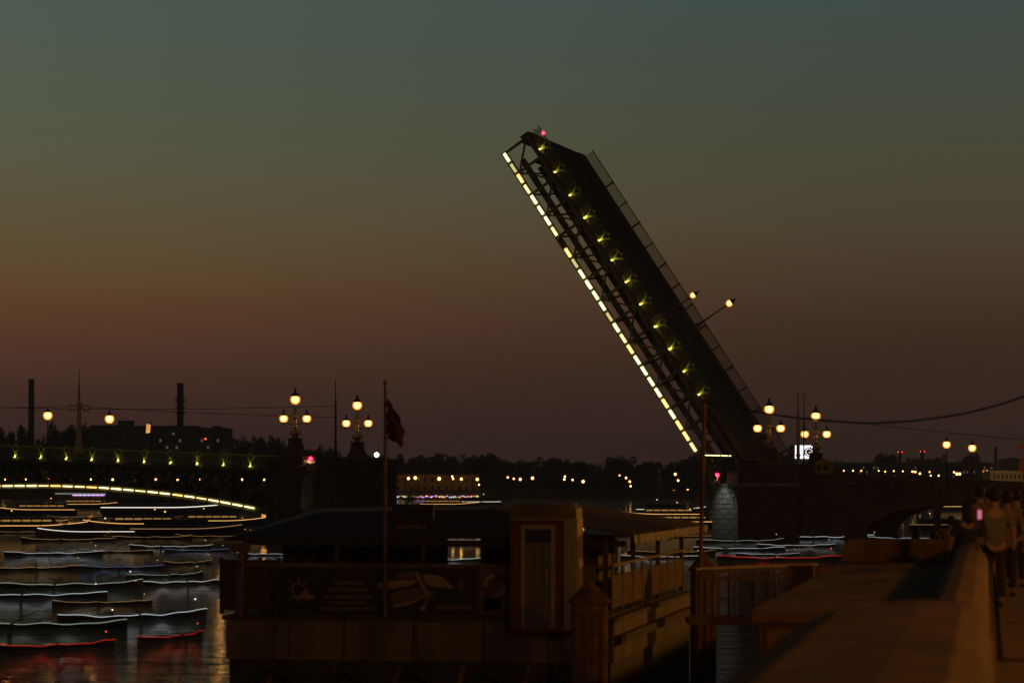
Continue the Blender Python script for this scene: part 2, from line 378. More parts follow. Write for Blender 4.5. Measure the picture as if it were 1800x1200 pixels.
# ------------------------------------------------------------------ piers
lp = thing('stone_pier', 'dark stone pier left of the opening, carrying two three-globe lamps', 'bridge pier', BF.W(S(520), 8, 0))
zt = BZ(520, 803)
a0 = S(486); a1 = S(552, -3)
foot = [(a0, -3), (a1-1.2, -3.6), (a1, -3), (a1, 25), (a0, 25)]
MB().prism([BF.W(a, t, -1) for a, t in foot], Z*(zt+1-.7)).obj('pier_body', gran, lp)
MB().prism([BF.W(a+(.25 if a > a0+2 else -.25), t+(-.3 if t < 0 else .3), zt-.7) for a, t in foot], Z*.35).obj('pier_cornice', gran, lp)
MB().prism([BF.W(a, t, zt-.35) for a, t in foot], Z*.35).obj('pier_cap', gran, lp)
def stone_rows(fr, p0, p1, z0, z1, wst, hst, nrm, m_, parent, jit=.02):
    """courses of single blocks laid on the vertical face from p0 to p1; the blocks share one mesh per width"""
    p0 = Vector(p0); p1 = Vector(p1); Lh = (p1-p0).length; d = (p1-p0)/Lh; nrm = Vector(nrm).normalized(); row = 0; z = z0
    meshes = {}
    while z < z1-.05:
        x = -(wst/2 if row % 2 else 0)
        while x < Lh-.02:
            xa = max(0, x)+.015; xb = min(Lh, x+wst)-.015; x += wst
            if xb-xa < .05: continue
            hh = min(hst, z1-z)-.03; key = (round(xb-xa, 2), round(hh, 2))
            if key not in meshes:
                mb = MB(); b_ = .02; w2 = xb-xa
                mb.add([(0, 0, 0), (w2, 0, 0), (w2, 0, hh), (0, 0, hh), (b_, .1, b_), (w2-b_, .1, b_), (w2-b_, .1, hh-b_), (b_, .1, hh-b_)],
                       [(0, 1, 5, 4), (1, 2, 6, 5), (2, 3, 7, 6), (3, 0, 4, 7), (4, 5, 6, 7)])
                me = bpy.data.meshes.new('stone'); me.from_pydata(mb.v, [], mb.f); me.materials.append(m_); meshes[key] = me
            o = bpy.data.objects.new('stone', meshes[key]); COL.objects.link(o); o.parent = parent
            M = Matrix((( d.x, nrm.x, 0, 0), (d.y, nrm.y, 0, 0), (0, 0, 1, 0), (0, 0, 0, 1)))
            M.translation = p0+d*xa+Vector((0, 0, z+.015))+nrm*random.uniform(-jit, jit)-wl(parent)
            o.matrix_basis = M
        z += hst; row += 1
stone_rows(BF, BF.W(a1, -3, 0), BF.W(a1, 20, 0), .3, zt-.9, 2.4, .8, BF.u, gran, lp)
stone_rows(BF, BF.W(a0, -3, 0), BF.W(a1-1.2, -3.6, 0), .3, zt-.9, 1.5, .8, -BF.t, gran, lp)
# slanted grey plate and the signal box on the pier's river corner
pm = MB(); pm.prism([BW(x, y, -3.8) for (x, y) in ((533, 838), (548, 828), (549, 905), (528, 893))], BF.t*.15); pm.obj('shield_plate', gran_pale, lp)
def signal(name, px, py, t, label, box=None):
    g = thing(name, label, 'signal light', BW(px, py+9, t))
    a, z = BF.px(px, py, t)
    MB().lathe(BF.W(a, t, z-.55), [(.10, 0), (.07, .1), (.07, .3), (.14, .34), (.14, .38)], 8).obj('signal_stand', creamp, g)
    MB().ball(BF.W(a, t, z), .3, 12, 8).obj('signal_lens', redl, g, smooth=True)
    if box: MB().fb(BF, a-box/2, a+box/2, t-.3, t+.4, z-1.35, z-.56).obj('signal_box', creamp, g)
    lamp(BF.W(a, t-.25, z-.33), (1, .85, .55), 30, .04, g)
    return g
signal('signal_light', 546, 806, -3.6, 'red signal lamp on a white box beside the left stone pier', .95)
signal('signal_light', 1260.5, 835, 1.2, 'red signal lamp above the lit corner of the right stone pier', .7)
for (x, y) in ((568, 907), (611, 905), (649, 903)):
    MB().ball(BW(x, y, -4.5), .10 if x > 570 else .2, 8, 6).obj('marker_light', byel, None, label={568: 'largest pale lamp low at the foot of the left pier', 611: 'middle small lamp low at the foot of the left pier', 649: 'rightmost faint lamp low at the foot of the left pier'}[x], cat='marker lamp')

rp = thing('stone_pier', 'wide stone pier right of the opening with one white-lit angled face', 'bridge pier', BF.W(S(1340), 8, 0))
zb = BZ(1290, 850); ztop = BZ(1350, 817)
A_ = (S(1253, 2), 2); B_ = (S(1298, -3), -3); C_ = (S(1401, -3), -3)
foot = [A_, B_, C_, (C_[0], 25), (A_[0], 25)]
MB().prism([BF.W(a, t, -1) for a, t in foot], Z*(zb+1-.25)).obj('pier_body', gran, rp)
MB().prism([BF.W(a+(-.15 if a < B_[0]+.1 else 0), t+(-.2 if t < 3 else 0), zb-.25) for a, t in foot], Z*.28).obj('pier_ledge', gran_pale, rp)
MB().prism([BF.W(a, t, zb+.03) for a, t in ((B_[0]+.3, -2.6), (C_[0], -2.6), (C_[0], 24.8), (B_[0]+.3, 24.8))], Z*(ztop-zb-.35)).obj('pier_block', gran, rp)
MB().prism([BF.W(a, t, ztop-.32) for a, t in ((B_[0]+.1, -2.8), (C_[0]+.1, -2.8), (C_[0]+.1, 24.9), (B_[0]+.1, 24.9))], Z*.32).obj('pier_coping', gran, rp)
nA = (BF.W(*A_, 0)-BF.W(*B_, 0)).normalized(); nA = Vector((-nA.y, nA.x, 0))
if nA.y > 0: nA = -nA
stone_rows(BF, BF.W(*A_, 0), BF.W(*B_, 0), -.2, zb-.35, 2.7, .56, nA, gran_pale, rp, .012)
stone_rows(BF, BF.W(*B_, 0), BF.W(*C_, 0), -.2, zb-.3, 1.7, .78, -BF.t, gran, rp)
lamp(BW(1262, 851, -1.2)+nA*1.6, (.93, 1, .90), 120, .15, rp, spot=110, aim=BW(1280, 905, -.6))
im = MB()   # iron scroll bracket hanging on the pier corner
for k, (cx, cz, r_) in enumerate(((1284, 861, .45), (1290, 868, .6), (1294, 878, .4), (1283, 856, .25))):
    c = BW(cx, cz, -3.3); im.tube([c+BF.u*r_*math.cos(q*.7)*(1-q*.06)+Z*r_*math.sin(q*.7)*(1-q*.06) for q in range(12)], .04, 4)
im.tube([BW(1298, 852, -3.3), BW(1292, 862, -3.3), BW(1297, 885, -3.3)], .05, 4)
im.obj('iron_bracket', iron, None, label='black iron scroll bracket on the corner of the white-lit pier', cat='bracket')
# hinge house and counterweight behind the pier corner
hh = thing('hinge_housing', 'dark steel housing at the hinge between the raised leaf and right pier', 'machinery', BW(1275, 852, 3))
MB().fb(BF, S(1246, 3), S(1298, 3), 3, 21, zb+.03, BZ(1270, 828, 3)).obj('housing_body', steel_dk, hh)
for x0, x1 in ((1229, 1235), (1236, 1248), (1249, 1266), (1268, 1279), (1281, 1295)):
    MB().tube([BW(x0, 799.5+(x0-1228)*.022, .2), BW(x1, 799.5+(x1-1228)*.022, .2)], .055, 5).obj('light_bar', ledg, hh)
MB().fb(BF, S(1228), S(1300), .25, .5, BZ(1260, 806), BZ(1260, 800.5)).obj('hinge_beam', steel_dk, hh)
MB().fb(BF, S(1268), S(1275), .3, .7, zb+.04, BZ(1260, 806)).obj('hinge_post', steel_dk, hh)

# ------------------------------------------------------------------ masonry approach with its arch
ap = thing('bridge_approach', 'long dark granite approach viaduct with one low arch at right', 'viaduct', BF.W(S(1600), 0, 0))
ptop = lambda x: 829.5+(x-1400)*.0415
pcor = lambda x: 852+(x-1400)*.035
zc = 0
arch = []
for k in range(25):
    th = math.pi*k/24; x = 1692+172*math.cos(th); y = 946-60*math.sin(th)**.82; arch.append((S(x), BZ(x, y) if 0 < k < 24 else -1.0))
poly = [(S(1402), -1), (S(1402), BZ(1402, pcor(1402))), (S(2060), BZ(2060, pcor(2060))), (S(2060), -1)]+arch
MB().prism([BF.W(a, 0, z) for a, z in poly], BF.t*22).obj('masonry_body', gran, ap)
# archivolt ring of single voussoirs
for k in range(1, 23):
    (aa, za), (ab, zb_) = arch[k], arch[k+1]
    ca, cz_ = S(1692), BZ(1692, 960)
    d0 = Vector((aa-ca, za-cz_)).normalized()*.75; d1 = Vector((ab-ca, zb_-cz_)).normalized()*.75
    q = [(aa, za), (ab, zb_), (ab+d1.x, zb_+d1.y), (aa+d0.x, za+d0.y)]
    MB().prism([BF.W(u_, -.08, v_) for u_, v_ in q], BF.t*.078).obj('voussoir', gran, ap)
x = 1402
while x < 1990:
    x2 = x+26.4; mb = MB(); za_, zb2 = BZ(x, pcor(x)-3), BZ(x2, pcor(x2)-3); zc_, zd_ = BZ(x, ptop(x)+3), BZ(x2, ptop(x2)+3)
    mb.prism([BF.W(S(x+.6), 0, za_), BF.W(S(x2-.6), 0, zb2), BF.W(S(x2-.6), 0, zd_), BF.W(S(x+.6), 0, zc_)], BF.t*.5)
    mb.obj('parapet_panel', gran, ap); x = x2
m = MB()
pp = [(S(x), BZ(x, ptop(x))) for x in (1402, 1600, 1800, 2060)]; strip(m, pp, -.1, .65, -.2, 0); m.obj('parapet_coping', gran_quay, ap)
m = MB(); strip(m, [(S(x), BZ(x, pcor(x))) for x in (1402, 1600, 1800, 2060)], -.35, .6, -.0, .17); m.obj('cornice', gran_quay, ap)
m = MB(); strip(m, [(S(x), BZ(x, pcor(x))) for x in (1402, 1600, 1800, 2060)], .6, 22, .004, .3); m.obj('roadway', asphalt, ap)
for x in (1452, 1648):
    MB().fb(BF, S(x)-.35, S(x)+.35, -.14, -.003, 0, BZ(x, pcor(x)+.5)).obj('pilaster', gran, ap)

# ------------------------------------------------------------------ raised bascule leaf
s0, z0 = BF.px(1225, 795); s1, z1 = BF.px(885, 268)
Ll = math.hypot(s1-s0, z1-z0); es, ez = (s1-s0)/Ll, (z1-z0)/Ll
e3 = BF.u*es+Z*ez; n3 = BF.u*ez-Z*es
LF = Frame(BF.W(s0, 0, z0), e3, BF.t, n3); LF.flip = False
leaf = thing('bascule_leaf', 'raised drawbridge leaf standing steeply, edged with a row of glowing lamp bars', 'drawbridge leaf', BF.W(S(1243), 11, BZ(1243, 850)))
tail = -3.6
def lowc(a): return -.35-.9*max(0, 1-abs(a-0)/Ll)*0
for t in (.0, 7.2, 14.4, 21.6):
    MB().fb(LF, tail, Ll, t, t+.4, -.35, .32).obj('lower_chord', steel, leaf)
    MB().fb(LF, tail, Ll, t, t+.4, 3.0, 3.5).obj('upper_chord', steel, leaf)
nb = 14; st = Ll/nb
for t in (0, 21.6):
    for i in range(nb+1):
        a = min(max(i*st, .15), Ll-.15)
        MB().fb(LF, a-.13, a+.13, t+.06, t+.34, .32, 3.0).obj('truss_post', steel, leaf)
        if i < nb:
            b = a+st if i < nb-1 else Ll-.15
            p, q = (.32, 3.0) if i % 2 else (3.0, .32)
            MB().beam(LF.W(a, t+.2, p), LF.W(b, t+.2, q), .2, .2, BF.t).obj('diagonal_brace', steel, leaf)
for i in range(nb+1):
    a = min(max(i*st, .2), Ll-.2); MB().fb(LF, a-.15, a+.15, .42, 21.58, 2.3, 3.0).obj('cross_beam', steel_dk, leaf)
    if i < nb: MB().beam(LF.W(a, .5, 0), LF.W(a+st, 21.5, 0), .2, .2).obj('wind_brace', steel_dk, leaf)
MB().fb(LF, tail, Ll, -.35, 22.35, 3.51, 3.72).obj('deck_plate', steel_dk, leaf)
MB().fb(LF, tail, Ll, 2.9, 19.1, 3.724, 3.80).obj('roadway', asphalt, leaf)
for t in (-.2, 19.3): MB().fb(LF, tail, Ll, t, t+3.0, 3.724, 3.92).obj('footway', gran, leaf)
for t in (8.2, 9.72, 12.3, 13.82): MB().fb(LF, tail, Ll, t, t+.07, 3.80, 3.83).obj('tram_rail', bronze, leaf)
MB().fb(LF, Ll, Ll+.25, -.3, 22.3, 2.6, 3.7).obj('nose_beam', steel_dk, leaf)
for t in (-.3, 22.2):
    MB().fb(LF, tail, Ll, t, t+.1, 4.95, 5.05).obj('handrail', railm, leaf)
    for k in range(14): MB().fb(LF, tail+1+k*2.95-.09, tail+1+k*2.95+.09, t-.03, t+.13, 3.75, 5.1).obj('rail_post', railm, leaf)
    mb = MB()
    for k in range(int((Ll-tail)/.16)): mb.fb(LF, tail+k*.16-.03, tail+k*.16+.03, t+.02, t+.08, 3.9, 4.96)
    mb.obj('baluster', railm, leaf, kind='stuff')
for (x, y) in ((960, 257), (985, 298), (1010, 340), (1035, 380), (1060, 420), (1082, 455), (1107, 493), (1131, 533), (1156, 573), (1180, 613), (1204, 653), (1228, 695)):
    a, _ = LF.px(x, y); a = min(a, Ll-.3)
    o = scrolls(LF, a, -.32, 3.78, 1.15, leaf, orn)
    MB().fb(LF, a-.09, a+.09, -.68, -.55, 3.7, 3.8).obj('uplight', byel, o)
    lamp(LF.W(a, -.60, 3.85), (1, .92, .14), random.uniform(3.5, 10), .05, leaf)
cl = 'wgowwwwgwxodgwgwddwgowgwwogoom'
# warm / pale / amber / dim bars along the lower chord, tip first; x is the dark gap
cols = ['g', 'd', 'o', 'w', 'w', 'g', 'g', 'w', 'x', 'o', 'd', 'g', 'w', 'g', 'g', 'd', 'w', 'w', 'o', 'g', 'g', 'g', 'w', 'o', 'g', 'o', 'o', 'w']
MC = {'g': ledg, 'd': ledd, 'o': ledo, 'w': ledw}
stp = Ll/28
for i, c in enumerate(cols):
    if c == 'x': continue
    a = Ll-(i+.5)*stp
    MB().fb(LF, a-stp*.37, a+stp*.37, -.16, -.003, -.15, .15).obj('light_bar', ledw2 if c == 'w' and i % 2 else MC[c], leaf)
rl = thing('signal_light', 'red lamp at the very tip of the raised leaf', 'signal light', BW(955, 234, -.3))
a, cc = LF.px(955, 234, -.3)
MB().beam(LF.W(Ll+.1, -.3, 4.3), LF.W(a, -.3, cc-.2), .09).obj('lamp_stalk', iron, rl)
MB().ball(LF.W(a, -.3, cc), .24, 10, 8).obj('signal_lens', redl, rl, smooth=True)
def leaf_lamp(px, py, t, label, r):
    a, c = LF.px(px, py, t); g = thing('street_lamp', label, 'street lamp', LF.W(a, t, 3.92), 'lamps on the raised leaf')
    MB().lathe(LF.W(a, t, 3.925), [(.34, 0), (.30, .5), (.16, .7), (.12, 1.4), (.09, 2.0), (.075, c-3.92-r-.25), (.16, c-3.92-r-.15), (.2, c-3.92-r)], 8, LF.k).obj('lamp_post', bronze, g)
    MB().ball(LF.W(a, t, c), r, 14, 10).obj('lamp_globe', globe, g, smooth=True)
    MB().lathe(LF.W(a, t, c), [(r*.8, r*.65), (r*.7, r*.9), (r*.4, r+.25), (.05, r+.32), (.05, r+.6)], 10, LF.k).obj('lamp_cap', iron, g)
leaf_lamp(1218, 519, .6, 'nearer globe lamp jutting sideways from the raised leaf roadway', .34)
leaf_lamp(1282, 533, 21.2, 'farther globe lamp jutting sideways from the raised leaf roadway', .42)

# ------------------------------------------------------------------ candelabra lamps on the piers
def q16(v): return v/16.0
def make_candelabra():
    g = thing('candelabra_lamp', '', 'street lamp')
    st_ = MB(); st_.lathe((0, 0, 0), [(2.0, 0), (1.95, .25), (1.25, .45), (.95, .9), (.80, 1.4), (.74, 1.85), (.86, 1.95), (.86, 2.05)], 4)
    o = st_.obj('pedestal', gran, g); o.rotation_euler[2] = R(30)
    p = MB(); p.lathe((0, 0, 2.05), [(.45, 0), (.34, .25), (.48, .45), (.30, .8), (.2, 1.0), (.28, 1.15), (.19, 1.4), (.17, 2.0), (.3, 2.1), (.17, 2.3), (.15, 3.2), (.11, 3.75), (.24, 3.8), (.25, 3.9), (.12, 4.0), (.18, 4.08)], 10)
    p.obj('column', bronze, g)
    sc_ = MB(); sc2 = MB()
    for k in range(4):
        an = k*math.pi/2
        dv = Vector((math.cos(an), math.sin(an), 0))
        sc_.tube([Vector((0, 0, 2.6))+dv*(.25+.33*math.sin(q*.75))+Z*(.28*math.cos(q*.75)+q*.02) for q in range(8)], .07, 5)
        sc2.tube([Vector((0, 0, 4.5))+dv*(.14+.16*math.sin(q*.6))+Z*(q*.13-.35) for q in range(8)], .04, 5)
    sc_.obj('lower_scrolls', bronze, g); sc2.obj('upper_scrolls', bronze, g)
    for sd in (-1, 1):
        am = MB(); am.tube([Vector((sd*(.1+1.12*q/7), 0, 3.62-.10*math.sin(q/7*math.pi*2))) for q in range(8)], .065, 6)
        am.lathe((sd*1.22, 0, 3.3), [(.03, -.0), (.07, .1), (.05, .25), (.16, .33), (.33, .36), (.33, .43), (.2, .5)], 10)
        for q_ in (-1, 1): am.tube([Vector((sd*1.22+q_*(.16+.1*math.sin(k)), 0, 3.72+.07*k)) for k in range(4)], .03, 4)
        ao = am.obj('lamp_arm', bronze, g)
        MB().ball((sd*1.22, 0, 4.14), .47, 16, 12).obj('lamp_globe', globe, ao, smooth=True)
        MB().lathe((sd*1.22, 0, 4.14), [(.36, .30), (.31, .42), (.2, .52), (.10, .58), (.09, .80), (.13, .85), (.03, .96)], 12).obj('lamp_cap', iron, ao)
    MB().ball((0, 0, 6.14), .54, 16, 12).obj('lamp_globe', globe, g, smooth=True)
    MB().lathe((0, 0, 6.14), [(.42, .34), (.40, .46), (.26, .68), (.12, .76), (.11, .94), (.16, .99), (.10, 1.1), (.03, 1.16)], 12).obj('lamp_cap', iron, g)
    return g
cd = make_candelabra()
GC = 'three-globe lamps on the bridge piers'
first = True
for (px, gy, t, lb) in ((519, 702, .0, 'three-globe lamp on the left pier, the left and nearer of its two'),
                        (628, 712, 22, 'three-globe lamp on the left pier, the right and farther of its two'),
                        (1352, 719, .0, 'three-globe lamp on the right pier, nearer and left of the lit clock sign'),
                        (1434, 731, 22, 'three-globe lamp on the right pier, rising above the small kiosk')):
    Y = BW(px, HOR, t).y; s = 1.04*Y/300*(.95 if t else 1); c = BW(px, gy, t); loc = (c.x, c.y, c.z-6.14*s)
    if first: cd.location = loc; cd.scale = (s, s, s); cd['label'] = lb; cd['group'] = GC; first = False
    else: dup(cd, loc, 0, s, lb, GC)
# pedestal blocks that carry the far lamps
MB().fb(BF, S(628, 22)-1.6, S(628, 22)+1.6, 20.4, 23.6, zt-.02, BZ(628, 806, 22)).obj('pier_pedestal', gran, lp)

# ------------------------------------------------------------------ single lamps, masts, wires on the bridge
def make_single():
    g = thing('street_lamp', '', 'street lamp')
    MB().lathe((0, 0, 0), [(.3, 0), (.26, .5), (.13, .7), (.1, 1.2), (.07, 2.4), (.06, 4.2), (.14, 4.3), (.18, 4.45)], 8).obj('lamp_post', iron, g)
    MB().ball((0, 0, 4.85), .52, 14, 10).obj('lamp_globe', globe, g, smooth=True)
    MB().lathe((0, 0, 4.85), [(.38, .34), (.33, .48), (.15, .62), (.06, .7), (.08, .85), (.03, 1.0)], 10).obj('lamp_cap', iron, g)
    return g
sl = make_single(); first = True
GS = 'single-globe lamps along the bridge'
for (px, gy, t, s_, lb) in ((84, 730, .8, 1.0, 'single-globe lamp between the left chimney and the tall tram mast'),
                            (192.5, 736, 21, 1.02, 'single-globe lamp between the tram mast and the lit banner'),
                            (1664, 781, .8, .86, 'single-globe lamp over the approach, left of the right pair'),
                            (1709, 787, 21, .86, 'single-globe lamp over the approach, right of the right pair')):
    Y = BW(px, HOR, t).y; s = s_*Y/300; c = BW(px, gy, t); loc = (c.x, c.y, c.z-4.85*s)
    if first: sl.location = loc; sl.scale = (s, s, s); sl['label'] = lb; sl['group'] = GS; first = False
    else: dup(sl, loc, 0, s, lb, GS)
mast = thing('tram_mast', 'tall ochre lattice-crowned mast with ornate crossarm on the left span', 'mast', BW(139, 790, 8))
b = BW(139, 790, 8); Yk = b.y/F
MB().lathe(b, [(.62, -.6), (.55, 0), (.34, 1.0*Yk*16), (.26, 3.3), (.24, 70*Yk), (.16, 78*Yk), (.15, 105*Yk), (.07, 118*Yk), (.05, 140*Yk)], 8).obj('mast_pole', bronze, mast)
mb = MB()
for sd in (-1, 1):
    mb.tube([b+Z*74*Yk+Vector((sd*(.2+16*Yk*q/6), 0, (-.35+.5*math.cos(q*.9))*.6)) for q in range(7)], .07, 5)
    mb.tube([b+Z*84*Yk, b+Z*77*Yk+Vector((sd*8*Yk, 0, 0)), b+Z*75*Yk+Vector((sd*17*Yk, 0, .2))], .05, 5)
mb.obj('crossarm', bronze, mast)
def pole(name, px, y0, y1, t, r, m_, label, extra=None):
    b = BW(px, y1, t); Yk = b.y/F
    g = thing(name, label, 'mast', b)
    hgt = (y1-y0)*Yk
    MB().lathe(b, [(r*1.5, 0), (r*1.3, hgt*.12), (r, hgt*.2), (r*.9, hgt*.72), (r*.5, hgt*.75), (r*.4, hgt)], 7).obj('pole', m_, g)
    MB().lathe(b+Z*hgt*.2, [(r*1.0, 0), (r*1.5, .05), (r*1.5, .2), (r, .25)], 7).obj('pole_collar', m_, g)
    return g
pole('wire_mast', 590, 667, 806, 14, .13, iron, 'thin black wire mast at the left edge of the opening')
pole('wire_mast', 1403, 690, 830, 6, .2, bronze, 'thick brown mast in front of the lit clock sign')
pole('wire_mast', 1413, 688, 828, 20, .09, iron, 'thin grey mast beside the starry lamp of the clock sign')
bn = thing('banner_post', 'post with a small glowing orange banner on the left span', 'sign post', BW(266, 793, 3))
MB().tube([BW(266.5, 793, 3), BW(266.5, 741, 3)], .06, 5).obj('post', iron, bn)
MB().prism([BW(256.5, 761, 3), BW(263, 760, 3), BW(264, 746, 3), BW(257.5, 745, 3)], BF.t*.1).obj('banner_panel', banner, bn)
mb = MB()
for k in range(4): mb.prism([BW(257.8, 757-k*3, 2.97), BW(262.5, 756.5-k*3, 2.97), BW(262.7, 755.7-k*3, 2.97), BW(258, 756.2-k*3, 2.97)], BF.t*.02)
mb.obj('banner_print', redp, bn)
MB().fb(BF, S(257, 3), S(263.5, 3), 2.95, 3.05, BZ(260, 768, 3), BZ(260, 762.5, 3)).obj('lower_plate', inkd, bn)
tl = thing('traffic_light', 'small traffic light showing red on the left span', 'traffic light', BW(366, 796, 10))
MB().tube([BW(368, 797, 10), BW(368, 765, 10)], .06, 5).obj('post', bronze, tl)
MB().fb(BF, S(359, 10), S(363.5, 10), 10, 10.2, BZ(361, 776, 10), BZ(361, 767, 10)).obj('signal_head', iron, tl)
MB().ball(BW(361, 771, 9.9), .13, 8, 6).obj('signal_lens', bred, tl)
def wire(pts, r, label, cat='wire'):
    return MB().tube(pts, r, 4).obj('overhead_wire', iron, None, label=label, cat=cat)
def cat_pts(p, q, sag, n=14): return [p.lerp(q, k/n)-Z*sag*4*(k/n)*(1-k/n) for k in range(n+1)]
wire(cat_pts(BW(-30, 715, 8), BW(590, 713, 14), .35), .03, 'upper tram wire between the masts above the left span')
wire(cat_pts(BW(150, 715, 8), BW(590, 733, 14), .15), .03, 'lower tram wire sloping down to the mast by the opening')
wire(cat_pts(BW(-30, 716, 8), BW(150, 713, 8), .1), .03, 'short tram wire left of the tall ornate mast')
wire(cat_pts(BW(1413, 733, 14), BW(1840, 776, 14), .1), .03, 'tram wire above the approach sloping down to the right')
# kiosk on the approach and neon building behind
kk = thing('kiosk', 'small ochre guard kiosk with two dark windows beside the right lamp', 'kiosk', BW(1446, 830, 3))
fk = lambda x, y: (S(x, 3), BZ(x, y, 3))
MB().fb(BF, S(1433, 3), S(1458, 3), 3, 5, BZ(1446, 835, 3), BZ(1446, 812, 3)).obj('kiosk_body', ochre, kk)
a0_, a1_ = S(1431, 2.8), S(1460, 2.8); zr = BZ(1446, 812, 3); am_ = (a0_+a1_)/2
MB().add([BF.W(a0_, 2.8, zr), BF.W(a1_, 2.8, zr), BF.W(a1_, 5.2, zr), BF.W(a0_, 5.2, zr), BF.W(am_, 4, zr+.42)], [(0, 1, 4), (1, 2, 4), (2, 3, 4), (3, 0, 4), (0, 3, 2, 1)]).obj('kiosk_roof', ochre, kk)
for x0, x1 in ((1435.5, 1443.5), (1447, 1456)):
    w_ = MB().fb(BF, S(x0, 2.97), S(x1, 2.97), 2.94, 2.997, BZ(1446, 827, 3), BZ(1446, 816, 3)).obj('window', glassd, kk)
nb_ = thing('clock_sign_building', 'white-lit glass block carrying a black clock face', 'building', P(1414, 852, 620))
NF = Frame((0, 620, 0), (1, 0, 0), (0, 1, 0)); NF.flip = False
def nx(px): return (px-900)/F*620
def nz(py): return CH+(HOR-py)/F*620
MB().fb(NF, nx(1396), nx(1432), .5, 12, 3, nz(781)).obj('building_body', farwall, nb_)
xs_ = [(1398.2, 1400)]+[(1403.4+k*3.2, 1406.2+k*3.2) for k in range(8)]
for x0, x1 in xs_:
    MB().fb(NF, nx(x0), nx(x1), .2, .49, nz(805.5), nz(782.5)).obj('lit_pane', neon, nb_)
ck = MB().lathe(NF.W(nx(1422), -.0, nz(794)), [(8.3*620/F, -.1), (8.3*620/F, .12)], 24, Vector((0, -1, 0))).obj('clock_face', iron, nb_)
mb = MB()
for k in range(12):
    an = k*math.pi/6; r0, r1 = .58, .92
    p = lambda r: NF.W(nx(1422)+math.sin(an)*r, -.16, nz(794)+math.cos(an)*r)
    mb.beam(p(r0), p(r1), .14, .05, (math.cos(an), 0, -math.sin(an)))
mb.obj('hour_mark', neon, ck)
for an, r in ((R(120), .55), (R(150), .85)):
    MB().beam(NF.W(nx(1422), -.18, nz(794)), NF.W(nx(1422)+math.sin(an)*r, -.18, nz(794)+math.cos(an)*r), .09, .04, (math.cos(an), 0, -math.sin(an))).obj('clock_hand', byel, ck)

# ------------------------------------------------------------------ far shore: trees
def crown_mesh(i):
    rnd = random.Random(40+i); vs = []; fs = []
    cl = [(rnd.uniform(-.42, .42), rnd.uniform(-.4, .4), rnd.uniform(.22, .82), rnd.uniform(.16, .3)) for _ in range(15)]
    cl += [(rnd.uniform(-.2, .2), rnd.uniform(-.2, .2), rnd.uniform(.6, .93), rnd.uniform(.1, .17)) for _ in range(5)]
    cl += [(rnd.uniform(-.4, .4), rnd.uniform(-.2, .2), rnd.uniform(.06, .3), .2) for _ in range(6)]
    for (x, y, z, r) in cl:
        for _ in range(int(900*r)):
            th = rnd.uniform(0, 6.283); cz = rnd.uniform(-1, 1); rr = r*rnd.uniform(.55, 1.08); q = math.sqrt(1-cz*cz)
            c = Vector((x+rr*q*math.cos(th), y+rr*q*math.sin(th), z+rr*cz*.85)); c.z = max(.0, c.z)
            a = Vector((rnd.uniform(-1, 1), rnd.uniform(-1, 1), rnd.uniform(-1, 1))).normalized(); b = a.orthogonal().normalized()
            s = rnd.uniform(.016, .036); n = len(vs); vs += [c+a*s, c+b*s, c-a*s, c-b*s*.8]; fs.append((n, n+1, n+2, n+3))
    me = bpy.data.meshes.new('crown'); me.from_pydata(vs, [], fs); me.materials.append(leafm); return me
CR = [crown_mesh(i) for i in range(6)]
trm = bpy.data.meshes.new('trunk'); _m = MB(); _m.tube([(0, 0, 0), (.01, 0, .3), (0, .01, .6)], [.035, .025, .01], 6)
for k in range(5): _m.tube([(0, 0, .25+.05*k), (.18*math.cos(k*1.3), .18*math.sin(k*1.3), .45+.06*k)], [.014, .005], 4)
trm.from_pydata(_m.v, [], _m.f); trm.materials.append(bark)
ntree = 0
def tree(px, top, Y, wpx, label, group, base=3.0):
    global ntree
    h = CH+(HOR-top)/F*Y-base; wd = wpx/F*Y
    g = thing('tree', label, 'tree', ((px-900)/F*Y, Y, base), group); g.scale = (wd, wd, h*1.02); g.rotation_euler[2] = ntree*1.7
    c = bpy.data.objects.new('crown', CR[ntree % 6]); COL.objects.link(c); c.parent = g
    t = bpy.data.objects.new('trunk', trm); COL.objects.link(t); t.parent = g
    ntree += 1
rnd = random.Random(5)
TENS = {2: 'twenty', 3: 'thirty'}
def ordw(n):
    u = 'zeroth first second third fourth fifth sixth seventh eighth ninth tenth eleventh twelfth thirteenth fourteenth fifteenth sixteenth seventeenth eighteenth nineteenth'.split()
    if n < 20: return u[n]
    return {2: 'twentieth', 3: 'thirtieth'}[n//10] if n % 10 == 0 else TENS[n//10]+'-'+u[n % 10]
ORD = 'leftmost second third fourth fifth sixth seventh eighth ninth tenth eleventh twelfth thirteenth fourteenth fifteenth sixteenth seventeenth'.split()
def row(xs, topf, Y, wpx, label, group):
    xs = list(xs)
    for i, x in enumerate(xs):
        o_ = ORD[i] if i == 0 else ('rightmost' if i == len(xs)-1 else ORD[i]+' from left')
        tree(x+rnd.uniform(-4, 4), topf(x)+rnd.uniform(-3, 4), Y+rnd.uniform(-20, 20), wpx*rnd.uniform(.85, 1.2), label+', '+o_, group)
row(range(-12, 45, 18), lambda x: 750+abs(x-18)*.15, 1330, 36, 'dark round tree at the far left edge behind the lit railing', 'trees at the far left edge')
row(range(52, 90, 16), lambda x: 772, 1330, 26, 'low dark tree behind the left single-globe lamp', 'low trees behind the left lamp')
row(range(95, 165, 16), lambda x: 748, 1330, 40, 'dark tree between left lamp and factory', 'trees left of the factory')
row(range(420, 480, 16), lambda x: 770-(x-420)*.08, 1300, 36, 'dark tree right of the factory behind the left pier lamp', 'trees right of the factory')
